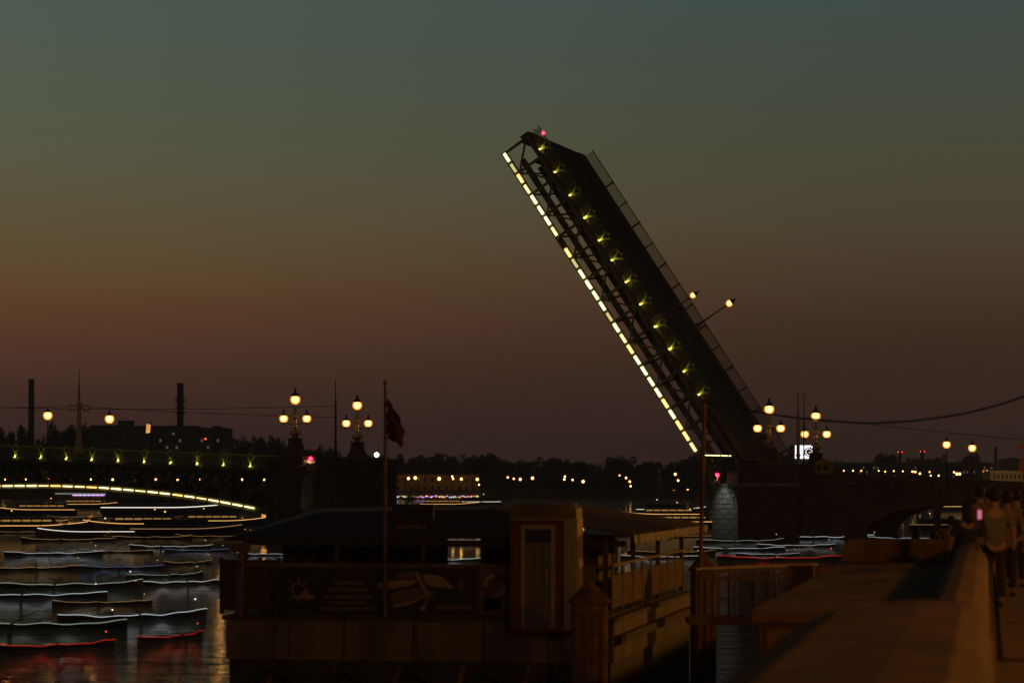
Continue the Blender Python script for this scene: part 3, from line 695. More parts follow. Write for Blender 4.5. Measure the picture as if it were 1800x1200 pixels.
row(range(486, 600, 18), lambda x: 772+(x-486)*.16, 1300, 38, 'dark tree behind the left stone pier', 'trees behind the left pier')
row(range(650, 850, 22), lambda x: 799, 1290, 46, 'dark tree behind the ochre building on the far shore', 'trees behind the ochre building')
row(range(862, 1235, 24), lambda x: 806+6*math.sin(x*.05), 1290, 46, 'dark far-shore tree seen through the opening', 'trees seen through the opening')
row(range(1236, 1400, 22), lambda x: 796+4*math.sin(x*.09), 1290, 44, 'dark tree on the far shore behind the right pier', 'trees behind the right pier')
row((1548, 1566), lambda x: 799, 1500, 30, 'tree rising behind the long dim palace by the left chimney', 'trees by the left red-lit chimney')
row((1612, 1632, 1648), lambda x: 803, 1500, 34, 'tree rising behind the long dim palace by the right chimney', 'trees by the right red-lit chimney')
row((1700, 1712), lambda x: 799, 1450, 34, 'tree rising behind the right single-globe lamp', 'trees behind the right lamp')
row((1425, 1440, 1478), lambda x: 812, 1290, 30, 'low tree behind the small kiosk', 'trees behind the kiosk')
row((1612, 1500, 1760, 1790), lambda x: 832, 1120, 26, 'low bush on the shore in front of the long dim palace', 'bushes before the palace')

# ------------------------------------------------------------------ far shore: buildings
class FX:                       # frontal frame at one distance
    def __init__(s, Y): s.Y = Y; s.F = Frame((0, Y, 0), (1, 0, 0), (0, 1, 0)); s.F.flip = False
    def x(s, px): return (px-900)/F*s.Y
    def z(s, py): return CH+(HOR-py)/F*s.Y
    def box(s, mb, x0, y0, x1, y1, b0=0, b1=10): return mb.fb(s.F, s.x(x0), s.x(x1), b0, b1, s.z(y1), s.z(y0))
def windows(g, fx, x0, x1, y0, y1, nx_, ny_, m_, wf=.5, hf=.5, lit=None, litp=0):
    me = {}; dx = (x1-x0)/nx_; dy = (y1-y0)/ny_
    for j in range(ny_):
        for i in range(nx_):
            mm = lit if lit and rnd.random() < litp else m_
            if mm.name not in me:
                mb = MB(); w_, h_ = dx*wf/F*fx.Y, dy*hf/F*fx.Y
                mb.add([(0, 0, 0), (w_, 0, 0), (w_, 0, h_), (0, 0, h_), (.12, .1, .12), (w_-.12, .1, .12), (w_-.12, .1, h_-.12), (.12, .1, h_-.12)], [(0, 1, 5, 4), (1, 2, 6, 5), (2, 3, 7, 6), (3, 0, 4, 7), (4, 5, 6, 7)])
                q = bpy.data.meshes.new('window'); q.from_pydata(mb.v, [], mb.f); q.materials.append(mm); me[mm.name] = q
            o = bpy.data.objects.new('window', me[mm.name]); COL.objects.link(o); o.parent = g
            o.location = Vector((fx.x(x0+(i+.5-wf/2)*dx), fx.Y-.11, fx.z(y0+(j+.5+hf/2)*dy)))-wl(g)
f1 = FX(1240)
fac = thing('factory_building', 'long flat-roofed factory silhouette with rows of windows at left', 'building', (f1.x(280), 1240, 3))
for (x0, y0, x1, y1) in ((158, 747, 228, 870), (229.5, 749, 348, 870), (350, 751.5, 399, 870)):
    f1.box(MB(), x0, y0, x1, y1, 0, 25).obj('factory_block', farwall, fac)
f1.box(MB(), 204, 738.5, 228, 746.9, 5, 15).obj('penthouse', farwall, fac)
f1.box(MB(), 372, 748, 386.5, 751.4, 3, 10).obj('roof_hut', farwall, fac)
f1.box(MB(), 229, 748, 349, 749, -.5, 1).obj('roof_ledge', conc, fac)
mb = MB()
for x in (207, 212, 216, 221): mb.fb(f1.F, f1.x(x)-.1, f1.x(x)+.1, 6, 6.3, f1.z(738.5), f1.z(733))
mb.fb(f1.F, f1.x(206), f1.x(222), 6, 6.2, f1.z(734.5), f1.z(734)); mb.obj('roof_railing', iron, fac)
windows(fac, f1, 262, 348, 756, 792, 15, 3, glassd, .72, .42, dimw, .22)
windows(fac, f1, 352, 397, 756, 792, 8, 3, glassd, .72, .42, dimw, .12)
windows(fac, f1, 162, 226, 754, 790, 9, 3, glassd, .6, .4)
def chimney(px, half, y0, Y, label, rings=(), redtop=False, base=3):
    g = thing('chimney', label, 'chimney', ((px-900)/F*Y, Y, base)); r = half/F*Y; h = CH+(HOR-y0)/F*Y-base
    c = Vector(((px-900)/F*Y, Y, base))
    MB().lathe(c, [(r*1.12, 0), (r, h*.4), (r*.96, h-.8), (r*1.04, h-.6), (r*1.04, h)], 16).obj('shaft', conc, g)
    for y in rings:
        zz = CH+(HOR-y)/F*Y-base
        m_ = MB().lathe(c+Z*zz, [(r*.9, 0), (r*1.5, .15), (r*1.5, .5), (r*.9, .6)], 14)
        for k in range(8): m_.tube([c+Z*zz+Vector((r*1.45*math.cos(k*.785), r*1.45*math.sin(k*.785), .5)), c+Z*zz+Vector((r*1.7*math.cos(k*.785), r*1.7*math.sin(k*.785), 1.6))], .08, 4)
        m_.obj('gallery', iron, g)
    if redtop:
        for sd in (-1, 1): MB().ball(c+Vector((sd*r*1.05, -r, h-1)), .55, 8, 6).obj('warning_light', bred, g)
    return g
chimney(55, 5.3, 666, 1500, 'tall slim factory chimney at the far left', (724,))
chimney(317, 6, 673, 1280, 'tall chimney with ring galleries rising from the factory roof', (701, 706.5, 718, 728))
chimney(1582, 3.2, 792, 2200, 'short far chimney with red lights, left of the pair', (), True)
chimney(1621, 3.4, 791, 2200, 'short far chimney with red lights, right of the pair', (), True)
chimney(1750, 2.8, 785, 1800, 'dark thin chimney near the right edge, without lights')
# ochre building in the opening
f2 = FX(1150)
ob = thing('quay_building', 'two-storey ochre building on the far shore lit by street lamps', 'building', (f2.x(750), 1150, 3))
f2.box(MB(), 640, 834, 842, 866, 0, 14).obj('wall', ochre, ob)
f2.box(MB(), 638, 832.5, 844, 834, -.6, 14.6).obj('roof', roofd, ob)
f2.box(MB(), 638, 849, 844, 850, -.25, -.003).obj('string_course', ochre, ob)
windows(ob, f2, 646, 838, 837, 849, 16, 1, glassd, .32, .66)
windows(ob, f2, 646, 838, 851, 864, 16, 1, glassd, .32, .6)
for x in (690, 796): f2.box(MB(), x-1, 835, x+1, 866, -.4, -.003).obj('pilaster', ochre, ob)
# long palace at right
f3 = FX(1250)
pb = thing('palace_building', 'very long dim palace front with small lit windows behind the approach', 'building', (f3.x(1600), 1250, 3))
f3.box(MB(), 1462, 816, 1750, 862, 0, 16).obj('wall', farwall, pb)
mb = MB(); rz = f3.z(812)
mb.add([f3.F.W(f3.x(1462), -.5, f3.z(816)), f3.F.W(f3.x(1751), -.5, f3.z(816)), f3.F.W(f3.x(1751), 16.5, f3.z(816)), f3.F.W(f3.x(1462), 16.5, f3.z(816)), f3.F.W(f3.x(1472), 8, rz), f3.F.W(f3.x(1742), 8, rz)],
       [(0, 1, 5, 4), (2, 3, 4, 5), (1, 2, 5), (3, 0, 4), (0, 3, 2, 1)]); mb.obj('roof', roofd, pb)
windows(pb, f3, 1466, 1746, 818, 841, 46, 3, glassd, .4, .55, dimw, .10)
f4 = FX(900)
cb = thing('cream_building', 'cream colonnaded building lit by lamps at the right edge', 'building', (f4.x(1800), 900, 3))
f4.box(MB(), 1741, 829, 1880, 866, 0, 14).obj('wall', cream, cb)
f4.box(MB(), 1739, 826.8, 1882, 829, -.6, 14.6).obj('cornice', cream, cb)
windows(cb, f4, 1744, 1876, 831, 843, 18, 1, glassd, .36, .7)
for k in range(19):
    f4.box(MB(), 1744+k*7.33-.5, 829, 1744+k*7.33+.5, 850, -.5, -.12).obj('column', cream, cb)
f5 = FX(1700)
hb = thing('flat_building', 'dark flat-topped block on the skyline at the right edge', 'building', (f5.x(1790), 1700, 3))
f5.box(MB(), 1764, 806, 1850, 860, 0, 20).obj('block', farwall, hb)
f5.box(MB(), 1775, 803.5, 1788, 806, 2, 8).obj('roof_hut', farwall, hb)
dm = thing('dome_pavilion', 'low ochre domed pavilion behind the left railing', 'building', P(396, 852, 700)); f6 = FX(700)
f6.box(MB(), 386, 795, 407, 830, 0, 5).obj('wall', cream, dm)
MB().ball(f6.F.W(f6.x(396), 2.5, f6.z(795)), 10/F*700, 14, 10, .9).obj('dome', cream, dm, smooth=True)
f6.box(MB(), 407.5, 790, 424, 830, 1, 5).obj('side_wing', farwall, dm)

# ------------------------------------------------------------------ far shore: lamps
def make_far_lamp():
    g = thing('shore_lamp', '', 'street lamp')
    MB().lathe((0, 0, 0), [(.16, 0), (.1, 1), (.08, 5.2)], 6).obj('lamp_post', iron, g)
    MB().ball((0, 0, 5.6), .6, 12, 8).obj('lamp_globe', globe_s, g, smooth=True)
    return g
fl = make_far_lamp(); first = True
shore = [(668, 836, .9, 0), (670, 841, .8, 0), (680, 840, 1.1, 1), (718, 840.5, 1.1, 1), (730, 839.5, 1.3, 1), (772, 841, 1.4, 1), (795, 837, .8, 0), (796.5, 841, .8, 0),
         (811, 841.5, 1.1, 1), (839, 842, 1.2, 1), (842, 851.5, .7, 0), (892.5, 838.5, .8, 0), (903, 841, .8, 0), (914.5, 842, 1.1, 1), (936, 840, 1.2, 0), (928, 869, .9, 0),
         (993, 837, .8, 0), (992, 842, .9, 0), (1006.5, 843, .8, 0), (1025, 846, 1.2, 0), (1016, 866, .9, 0), (1039, 878, .9, 0), (1089, 835, .6, 0), (1100.5, 839.5, .9, 0), (1107, 846, .9, 0), (1108.5, 854, .8, 0),
         (1100, 865, .8, 0), (1187, 833, 1.1, 0), (1192, 844, .9, 0), (1184.5, 862, .9, 0), (1209, 860, .8, 0), (1136, 879, .8, 0), (1232, 880, .9, 0), (1254, 807.5, .9, 0), (1271, 822, .5, 0), (1249, 830, .5, 0)]
side = [(1556, 828.5, .6), (1571, 827.5, .6), (1514, 827, .6), (1499.5, 827, .6), (1483, 827, .6), (1544.5, 827, .5), (1587, 828, .6), (1604, 828.5, .8), (1609, 829, .8), (1617, 832, .9), (1634, 829, .6), (1636, 835.5, .6), (1650, 835.5, .7),
        (1677, 829.5, .7), (1682, 832.5, 1.1), (1687, 832.5, 1.1), (1729, 828.5, .9), (1735, 828.5, 1.0), (1797, 829.5, 1.0)]
GL = 'small street lamps glowing along the far shore seen through the opening'
GR = 'small street lamps glowing before the long palace behind the approach'
nsl = 0
for (px, py, s, li) in sorted(shore):
    Y = 1120.0 if py < 860 else Ywater(py+14) if False else 1120.0
    zz = CH+(HOR-py)/F*Y
    if py > 858: zz = max(zz, 1.2)
    root = fl if first else dup(fl, (0, 0, 0), 0, 1)
    first = False
    root.location = ((px-900)/F*Y, Y, max(zz-5.6*s, .0) if py < 858 else zz-5.6*s*.5); root.scale = (s, s, s if py < 858 else s*.5)
    nsl = nsl+1; root['label'] = '%s small orange shore lamp from the left pier, seen in the opening' % ordw(nsl); root['group'] = GL
    if li: lamp((root.location.x, Y-.2, zz+.3), (1, .42, .08), 11000, .4, None).name = 'lamp_light'
for k_, (px, py, s) in enumerate(sorted(side)):
    Y = 1118.0; zz = CH+(HOR-py)/F*Y
    r_ = dup(fl, ((px-900)/F*Y, Y, zz-5.6*s), 0, s, '%s small yellow lamp from the kiosk, before the long dim palace' % ordw(k_+1), GR)
for k_ in range(13):
    px = 8+k_*38; c = Vector(((px-900)/F*1120, 1120, 3))
    dup(fl, c, 0, .9, ordw(k_+1)+' small orange shore lamp from the left edge, behind the arch span', 'small street lamps behind the steel arch span')
    if k_ % 2 == 0: lamp(c+Vector((0, -1, 5.2)), (1, .42, .08), 450, 1.0)
lamp(P(1770, 820, 880), (1, .5, .15), 2600, .5)
sm = thing('floodlight_mast', 'bright white floodlight on a slim mast right of the left pier', 'floodlight', P(662, 877, 900))
MB().tube([P(662, 877, 900), P(662, 800, 900)], .18, 6).obj('mast_pole', iron, sm)
MB().ball(P(662, 799, 900), .75, 10, 8).obj('lamp_head', whitel, sm, smooth=True)
for y_ in (820, 830): MB().ball(P(661, y_, 899), .16, 8, 6).obj('mast_light', s_white, sm)
# small bulbs stand in for phone and moored-boat lights along the shore
gar = thing('shore_light_row', 'row of tiny coloured bulbs standing for phones and moored boats along the water at the far quay', 'string lights', (f2.x(750), FB-.6, 1.2))
bm_ = [s_white, bviolet, s_warm, bblue, s_white, bred, bgreen, byel, s_warm, s_white]
for k in range(74):
    px = 660+k*2.45+rnd.uniform(-.8, .8); c = P(px, 872.5+rnd.uniform(-1.2, 1.2), FB-.6)
    MB().ball(c, rnd.uniform(.16, .34), 6, 4).obj('bulb', bm_[rnd.randrange(10)], gar)
MB().tube([P(655, 871.5, FB-.6), P(845, 871.5, FB-.6)], .05, 4).obj('cable', iron, gar)
gar2 = thing('shore_light_row', 'row of violet and blue bulbs on the far shore under the left arch', 'string lights', (f2.x(150), FB-.6, 1.5))
for k in range(30):
    MB().ball(P(128+k*1.9, 869.8, FB-.6), .3, 6, 4).obj('bulb', [bviolet, bblue, bviolet, s_white][k % 4], gar2)
MB().tube([P(97, 867, FB-.6), P(186, 867.8, FB-.6)], .22, 5).obj('light_tube', s_green, gar2)

# ------------------------------------------------------------------ boats (anchored) and added canoes; edge strips stand in for moving-lamp trails
def make_boat(name, Lb, hm, strip_m, lamp_m, win_m, cabin=True, cat='tour boat', wav=.0):
    g = thing(name, '', cat); Bm = Lb*.24/2; nS = 12; vs = []; fs = []; H = Lb*.055+.25
    for i in range(nS+1):
        q = i/nS; x = -Lb/2+Lb*q; w_ = Bm*(1-max(0, (q-.55)/.45)**2.2)*(.85+.15*min(1, q*5)); sh = H*(1+.55*max(0, (q-.5)/.5)**2)
        vs += [(x, -w_, sh), (x, -w_*.75, -.2), (x, w_*.75, -.2), (x, w_, sh)]
    for i in range(nS):
        for k in range(3): fs.append((i*4+k, i*4+k+1, i*4+5+k, i*4+4+k))
        fs.append((i*4+3, i*4, i*4+4, i*4+7))
    fs.append((0, 1, 2, 3))
    MB().add(vs, fs).obj('hull', hm, g)
    shp = lambda q, w=1: Vector((-Lb/2+Lb*q, -(Bm*(1-max(0, (q-.55)/.45)**2.2)*(.85+.15*min(1, q*5))+.04)*w, H*(1+.55*max(0, (q-.5)/.5)**2)-.05))
    for w in (1, -1): MB().tube([shp(k/24*.98, w)+Z*wav*math.sin(k*1.1) for k in range(25)], .035 if Lb < 14 else .05, 4).obj('light_trail_strip', strip_m, g)  # edge strips added in place of the trails of moving boat lamps
    if cabin:
        c0, c1, ch = -Lb*.38, Lb*.22, H+1.15
        MB().add([(c0, -Bm*.72, H), (c1, -Bm*.72, H), (c1, Bm*.72, H), (c0, Bm*.72, H), (c0, -Bm*.66, ch), (c1-Lb*.05, -Bm*.66, ch), (c1-Lb*.05, Bm*.66, ch), (c0, Bm*.66, ch)],
                 [(0, 1, 5, 4), (1, 2, 6, 5), (2, 3, 7, 6), (3, 0, 4, 7), (4, 5, 6, 7), (3, 2, 1, 0)]).obj('cabin', hm, g)
        MB().add([(c0-.4, -Bm*.78, ch+.01), (c1, -Bm*.78, ch+.01), (c1, Bm*.78, ch+.01), (c0-.4, Bm*.78, ch+.01), (c0-.4, -Bm*.72, ch+.12), (c1, -Bm*.72, ch+.12), (c1, Bm*.72, ch+.12), (c0-.4, Bm*.72, ch+.12)],
                 [(0, 1, 5, 4), (1, 2, 6, 5), (2, 3, 7, 6), (3, 0, 4, 7), (4, 5, 6, 7), (3, 2, 1, 0)]).obj('cabin_roof', boatw, g)
        nw = 6; dx = (c1-c0-Lb*.06)/nw
        for w in (-1, 1):
            for k in range(nw):
                x0 = c0+dx*(k+.15); x1 = x0+dx*.86
                MB().add([(x0, w*(Bm*.715+.01), H+.62), (x1, w*(Bm*.715+.01), H+.62), (x1, w*(Bm*.69+.01), H+.9), (x0, w*(Bm*.69+.01), H+.9),
                          (x0, w*(Bm*.70-.03), H+.62), (x1, w*(Bm*.70-.03), H+.62), (x1, w*(Bm*.67-.03), H+.9), (x0, w*(Bm*.67-.03), H+.9)], [(0, 1, 2, 3), (7, 6, 5, 4), (0, 4, 5, 1), (2, 6, 7, 3), (0, 3, 7, 4), (1, 5, 6, 2)]).obj('window', win_m, g)
    else:
        MB().add([(0, -Bm*.6, H), (Lb*.1, -Bm*.5, H), (Lb*.1, Bm*.5, H), (0, Bm*.6, H), (-.1, -Bm*.55, H+.6), (-.1, Bm*.55, H+.6)], [(0, 1, 4), (1, 2, 5, 4), (2, 3, 5), (0, 4, 5, 3), (0, 3, 2, 1)]).obj('windscreen', glassd, g)
        for x in (-Lb*.3, -Lb*.12): MB().add([(x, -Bm*.5, H-.2), (x+.5, -Bm*.5, H-.2), (x+.5, Bm*.5, H-.2), (x, Bm*.5, H-.2), (x, -Bm*.5, H+.25), (x+.5, -Bm*.5, H+.1), (x+.5, Bm*.5, H+.1), (x, Bm*.5, H+.25)], [(0, 1, 5, 4), (1, 2, 6, 5), (2, 3, 7, 6), (3, 0, 4, 7), (4, 5, 6, 7), (3, 2, 1, 0)]).obj('seat', boatw, g)
    mt = MB(); mt.tube([(-Lb*.2, 0, H), (-Lb*.2, 0, H+2.3 if cabin else H+1.2)], .04, 5); ms = mt.obj('light_mast', boatw, g)
    MB().ball((-Lb*.2, 0, H+2.35 if cabin else H+1.25), .09 if Lb < 14 else .14, 8, 6).obj('mast_lamp', lamp_m, ms)
    r_ = MB()
    for k in range(5): p = shp(.72+.06*k); r_.tube([p, p+Z*.5], .02, 4)
    r_.tube([shp(.72+.03*k)+Z*.5 for k in range(9)], .02, 4); r_.obj('bow_rail', boatw, g)
    return g
def place(proto, px, py, rz, sc_, label, group, used=[]):
    Y = Ywater(py); loc = ((px-900)/F*Y, Y, 0)
    if proto.name not in used:
        used.append(proto.name); proto.location = loc; proto.rotation_euler = (0, 0, R(rz)); proto.scale = (sc_,)*3; proto['label'] = label; proto['group'] = group; return proto
    return dup(proto, loc, R(rz), sc_, label, group)
def make_added_canoe(strip_m, lamp_m):
    """long low rowing canoe, its gunwale edged with a line of light, with a rower"""
    ph_ = random.uniform(0, 6); g = thing('added_canoe', '', 'added_canoe'); Lb = 7.5; n = 18; vs = []; fs = []
    wd = lambda q: .42*math.sin(math.pi*min(1, max(0, q)))**.7+.01
    sh = lambda q: .09+.16*abs(2*q-1)**3
    for i in range(n+1):
        q = i/n; x = -Lb/2+Lb*q; w_ = wd(q)
        vs += [(x, -w_, sh(q)), (x, -w_*.6, -.1), (x, w_*.6, -.1), (x, w_, sh(q)), (x, w_*.8, sh(q)-.05), (x, 0, .06), (x, -w_*.8, sh(q)-.05)]
    for i in range(n):
        for k in range(7): fs.append((i*7+k, i*7+(k+1) % 7, i*7+7+(k+1) % 7, i*7+7+k))
    fs += [tuple(range(7)), tuple(n*7+k for k in reversed(range(7)))]
    MB().add(vs, fs).obj('hull', boatd, g)
    for sd in (-1,): MB().tube([Vector((-Lb/2+Lb*k/30, sd*(wd(k/30)+.02), sh(k/30)+.03+.045*math.sin(k*.8+ph_)*math.sin(k*.23+ph_*2))) for k in range(31)], .015, 4).obj('light_trail_strip', strip_m, g)
    for x in (-1.6, .2, 1.9): MB().add([(x, -.38, .2), (x+.25, -.38, .2), (x+.25, .38, .2), (x, .38, .2), (x, -.38, .23), (x+.25, -.38, .23), (x+.25, .38, .23), (x, .38, .23)], [(0, 1, 5, 4), (1, 2, 6, 5), (2, 3, 7, 6), (3, 0, 4, 7), (4, 5, 6, 7), (3, 2, 1, 0)]).obj('seat', boatw, g)
    MB().tube([(Lb*.42, 0, .25), (Lb*.42, 0, .62)], .015, 4).obj('lamp_stick', boatw, g)
    MB().ball((Lb*.42, 0, .66), .035, 8, 6).obj('bow_lamp', lamp_m, g)
    MB().tube([(-.6, -1.4, .05), (-.2, -.3, .42), (.1, .5, .6)], [.05, .018, .018], 5).obj('paddle', boatw, g)
    return g
NG = 'added canoes whose light lines stand in for trails on the dark water'
k_cy = make_added_canoe(s_cyan, s_white); k_cz = make_added_canoe(s_white2, s_white); k_gr = make_added_canoe(s_green, s_white); k_bl = make_added_canoe(s_blue, s_white); k_rd = make_added_canoe(redline, bred); k_wm = make_added_canoe(s_dimw, s_warm); k_wm2 = make_added_canoe(s_warm, s_warm)
added_canoes = [(k_cy, 95, 974, 6, 1.25, 'cyan-edged canoe at the upper left, above the blue-edged one'), (k_cz, 300, 962, 8, 1.15, 'soft white-edged canoe just left of the pontoon roof'),
       (k_bl, 215, 998, 8, 1.0, 'blue-edged canoe in the middle of the left water'), (k_bl, 345, 968, 12, .8, 'small blue-edged canoe touching the pontoon corner in view'),
       (k_wm, 60, 1000, 2, 1.0, 'amber-edged canoe at the far left edge'), (k_wm, 205, 970, -4, 1.0, 'amber-edged canoe between the two upper cyan ones'), (k_wm, 330, 990, 5, 1.0, 'amber-edged canoe left of the pontoon'),
       (k_gr, 110, 1030, 5, 1.1, 'green-edged canoe at the middle left'), (k_gr, 290, 1012, 9, 1.0, 'green-edged canoe right of the middle left one'),
       (k_cy, 60, 1048, 4, .9, 'pale cyan-edged canoe below the green-edged one'), (k_cz, 320, 1025, 8, .9, 'soft white-edged canoe left of the pontoon wind screen'),
       (k_wm, 180, 1060, 7, .8, 'amber-edged canoe in the lower middle of the left water'), (k_cy, 235, 1085, 7, 1.05, 'brightest cyan-edged canoe in the lower left water'),
       (k_gr, 60, 1100, 10, .9, 'green-edged canoe at the lower left edge'), (k_rd, 95, 1136, 5, .9, 'red-edged canoe at the bottom left'), (k_rd, 300, 1120, 8, .75, 'red-edged canoe left of the pontoon hull band'),
       (k_cy, 1440, 946, 0, 1.6, 'long pale-edged canoe close to the foot of the right pier'), (k_cy, 1600, 948, 178, 1.2, 'pale-edged canoe before the low stone arch'), (k_gr, 1300, 952, 3, 1.2, 'green-edged canoe at the foot of the white-lit pier face'),
       (k_cy, 1300, 966, 182, 1.1, 'cyan-edged canoe left of the gangway rails'), (k_cz, 1400, 960, 6, 1.0, 'soft white-edged canoe above the gangway rails'), (k_cy, 1350, 975, -3, .7, 'short cyan-edged canoe over the gangway hand rail'),
       (k_rd, 1370, 983, 5, 1.3, 'red-edged canoe just above the gangway hand rail'), (k_wm, 1180, 972, 178, 1.0, 'amber-edged canoe under the awning edge'), (k_cz, 1165, 980, 3, .9, 'soft white-edged canoe behind the pontoon flank rail'),
       (k_cy, 775, 985, 2, .9, 'cyan-edged canoe seen through the pontoon openings'), (k_wm, 810, 958, 176, .9, 'amber-edged canoe seen through the pontoon openings'), (k_cy, 820, 950, 3, .8, 'small cyan-edged canoe high in the pontoon openings'), (k_cy, 480, 975, 5, .8, 'cyan-edged canoe seen through the left screen of the pontoon'),
       (k_wm, 120, 950, 3, 1.3, 'amber-edged canoe below the arch at left'), (k_wm, 260, 946, 176, 1.3, 'amber-edged canoe below the arch, right of the other'), (k_wm, 380, 944, 2, 1.2, 'amber-edged canoe at the tip of the pontoon roof')]
rh = random.Random(4)
for i_, a in enumerate(added_canoes):
    a = list(a)
    if i_ < 16: a[3] += rh.choice((0, 12, 38, 50, 60, -20)); a[4] *= rh.uniform(.75, 1.2)
    place(*a, NG)
rk = random.Random(21)
for k in range(16):
    px = 14+k*31+rk.uniform(-12, 12) if k < 13 else 1140+(k-13)*40
    if 395 < px < 600: continue
    place((k_wm, k_wm, k_wm2)[k % 3] if k else k_wm2, px, rk.uniform(908, 944), rk.uniform(-5, 8)+(180 if k % 2 else 0), rk.uniform(.8, 1.5), ordw(k+1)+' small amber-lit canoe from the left edge, in the far row under the bridge', NG)
t_w = make_boat('tour_boat', 18, boatw, s_warm, s_warm, warmw)
t_c = make_boat('tour_boat', 18, boatw, s_white, s_white, glassd)
t_d = make_boat('tour_boat', 16, boatd, s_dimw, s_warm, glassd)
MG = 'tour boats gathered before and beyond the bridge'
for (pr, px, py, rz, s, lb) in ((t_w, 60, 936, 4, .75, 'warm-lit tour boat at the far left just under the arch'),
                                (t_w, 235, 932, 178, .75, 'warm-lit tour boat under the middle of the arch'),
                                (t_d, 330, 942, 3, .8, 'dim amber tour boat left of the pontoon roof'),
                                (t_c, 150, 945, 185, .6, 'white-striped tour boat low under the left arch'),
                                (t_w, 390, 925, 5, .7, 'warm-lit tour boat near the foot of the arch'),
                                (t_w, 1180, 927, 176, .7, 'warm-lit tour boat in the opening beside the right pier'),
                                (t_c, 1180, 903, 4, .8, 'white-striped tour boat far out in the opening'),
                                (t_c, 300, 907, 2, 1.4, 'long white-striped tour boat beyond the left arch'),
                                (t_w, 60, 905, 180, .9, 'warm-lit tour boat beyond the arch at the far left'),
                                (t_w, 160, 893, 3, .9, 'distant warm tour boat beyond the arch, left of centre'),
                                (t_d, 380, 897, 3, 1.0, 'distant dim tour boat beyond the arch near the pier'),
                                (t_w, 790, 893, 2, .9, 'distant warm tour boat beyond the pontoon roof in the opening'),
                                (t_c, 830, 888, 182, .9, 'distant white-striped boat in the middle of the opening'),
                                (t_w, 1160, 913, 178, .8, 'warm-lit tour boat in front of the hinge'),
                                (t_w, 1700, 897, 0, .8, 'warm-lit boat seen through the low stone arch'),
                                (t_d, 1660, 930, 3, .6, 'dim boat floating under the low stone arch')):
    place(pr, px, py, rz, s, lb, MG)
# ------------------------------------------------------------------ the quay on the right
qd = Vector((.1714, .985, 0)).normalized(); ql = Vector((-qd.y, qd.x, 0))
QF = Frame((0.02, 0, 0), ql, qd); QF.flip = True
PV = 3.9
gq = MB(); gq.add([QF.W(0, -30, PV), QF.W(-90, -30, PV), QF.W(-90, 318, PV), QF.W(0, 318, PV)], [(0, 1, 2, 3)]); gq.obj('pavement', pave, kind='structure')
qw = thing('quay_wall', 'granite embankment wall with rounded parapet blocks running away at right', 'wall', QF.W(.3, 30, 0))
MB().fb(QF, 0, .62, -25, 296, -1, PV+.02).obj('wall_body', gran_quay, qw)
y = -6.0; k = 0
while y < 60:
    L_ = 2.6; n = 10; prof = [(0.0, PV+.02), (0.0, 4.62), (.05, 4.75), (.14, 4.82), (.28, 4.86), (.42, 4.82), (.52, 4.74), (.58, 4.6), (.58, PV+.02)]
    MB().prism([QF.W(a, y+.02, c) for a, c in prof], QF.t*(L_-.04)).obj('parapet_block', gran_quay, qw); y += L_; k += 1
MB().prism([QF.W(a, y, c) for a, c in prof], QF.t*(294-y)).obj('parapet_run', gran_quay, qw)
prof = [(-.02, PV+.03), (-.02, 4.62), (.06, 4.80), (.2, 4.9), (.5, 4.93), (1.1, 4.88), (1.45, 4.72), (1.6, 4.4), (1.6, -1)]
MB().prism([QF.W(a, 17.8, c) for a, c in prof], QF.t*3.2).obj('pedestal_block', gran_quay, qw)
y_ = 15.4
for k in range(6):
    dz_ = random.uniform(-.015, .015); MB().prism([QF.W(a, y_, c+dz_) for a, c in prof], QF.t*2.33).obj('pedestal_block', gran_quay, qw); y_ -= 2.4
# paving slabs in view
sm_ = {}
for i in range(7):
    for j in range(20):
        yy = 30+j*1.5
        MB().fb(QF, -.12-i*.95-.9, -.12-i*.95-.03, yy, yy+1.46, PV+.004, PV+.03+random.uniform(0, .008)).obj('paving_slab', pave, bpy.data.objects['pavement'])
# landing block on the river side
ld = thing('landing_stage', 'massive granite landing block jutting from the quay toward the gangway', 'landing', QF.W(1.5, 40, 0))
def onq(x, y):   # world xy in quay frame
    v = Vector((x, y, 0))-QF.o; return v.dot(QF.u), v.dot(QF.t)
MB().fb(QF, .62, 2.5, 30.2, 50, -1, 4.28).obj('landing_body', gran_quay, ld)
for j in range(8): MB().fb(QF, .60, 2.58, 30.1+j*2.5, 32.57+j*2.5, 4.285, 4.42).obj('coping_stone', gran_quay, ld)
prof = [(.6, 4.42), (.6, 4.6), (.68, 4.76), (.85, 4.82), (2.45, 4.82), (2.56, 4.74), (2.58, 4.42)]
MB().prism([QF.W(a, 49.4, c) for a, c in prof], QF.t*.75).obj('end_parapet', gran_quay, ld)
MB().fb(QF, .62, 3.9, 50.2, 66, -1, 2.92).obj('lower_landing', gran_quay, ld)
MB().fb(QF, 3.2, 3.7, 50.8, 51.6, 2.93, 4.3).obj('bollard_block', gran_quay, ld)
for z_k in range(5): stone_row = MB().fb(QF, .7+.002*z_k, 2.42, 30.12, 30.195, -.5+z_k*.95, .42+z_k*.95).obj('face_stone', gran_quay, ld)
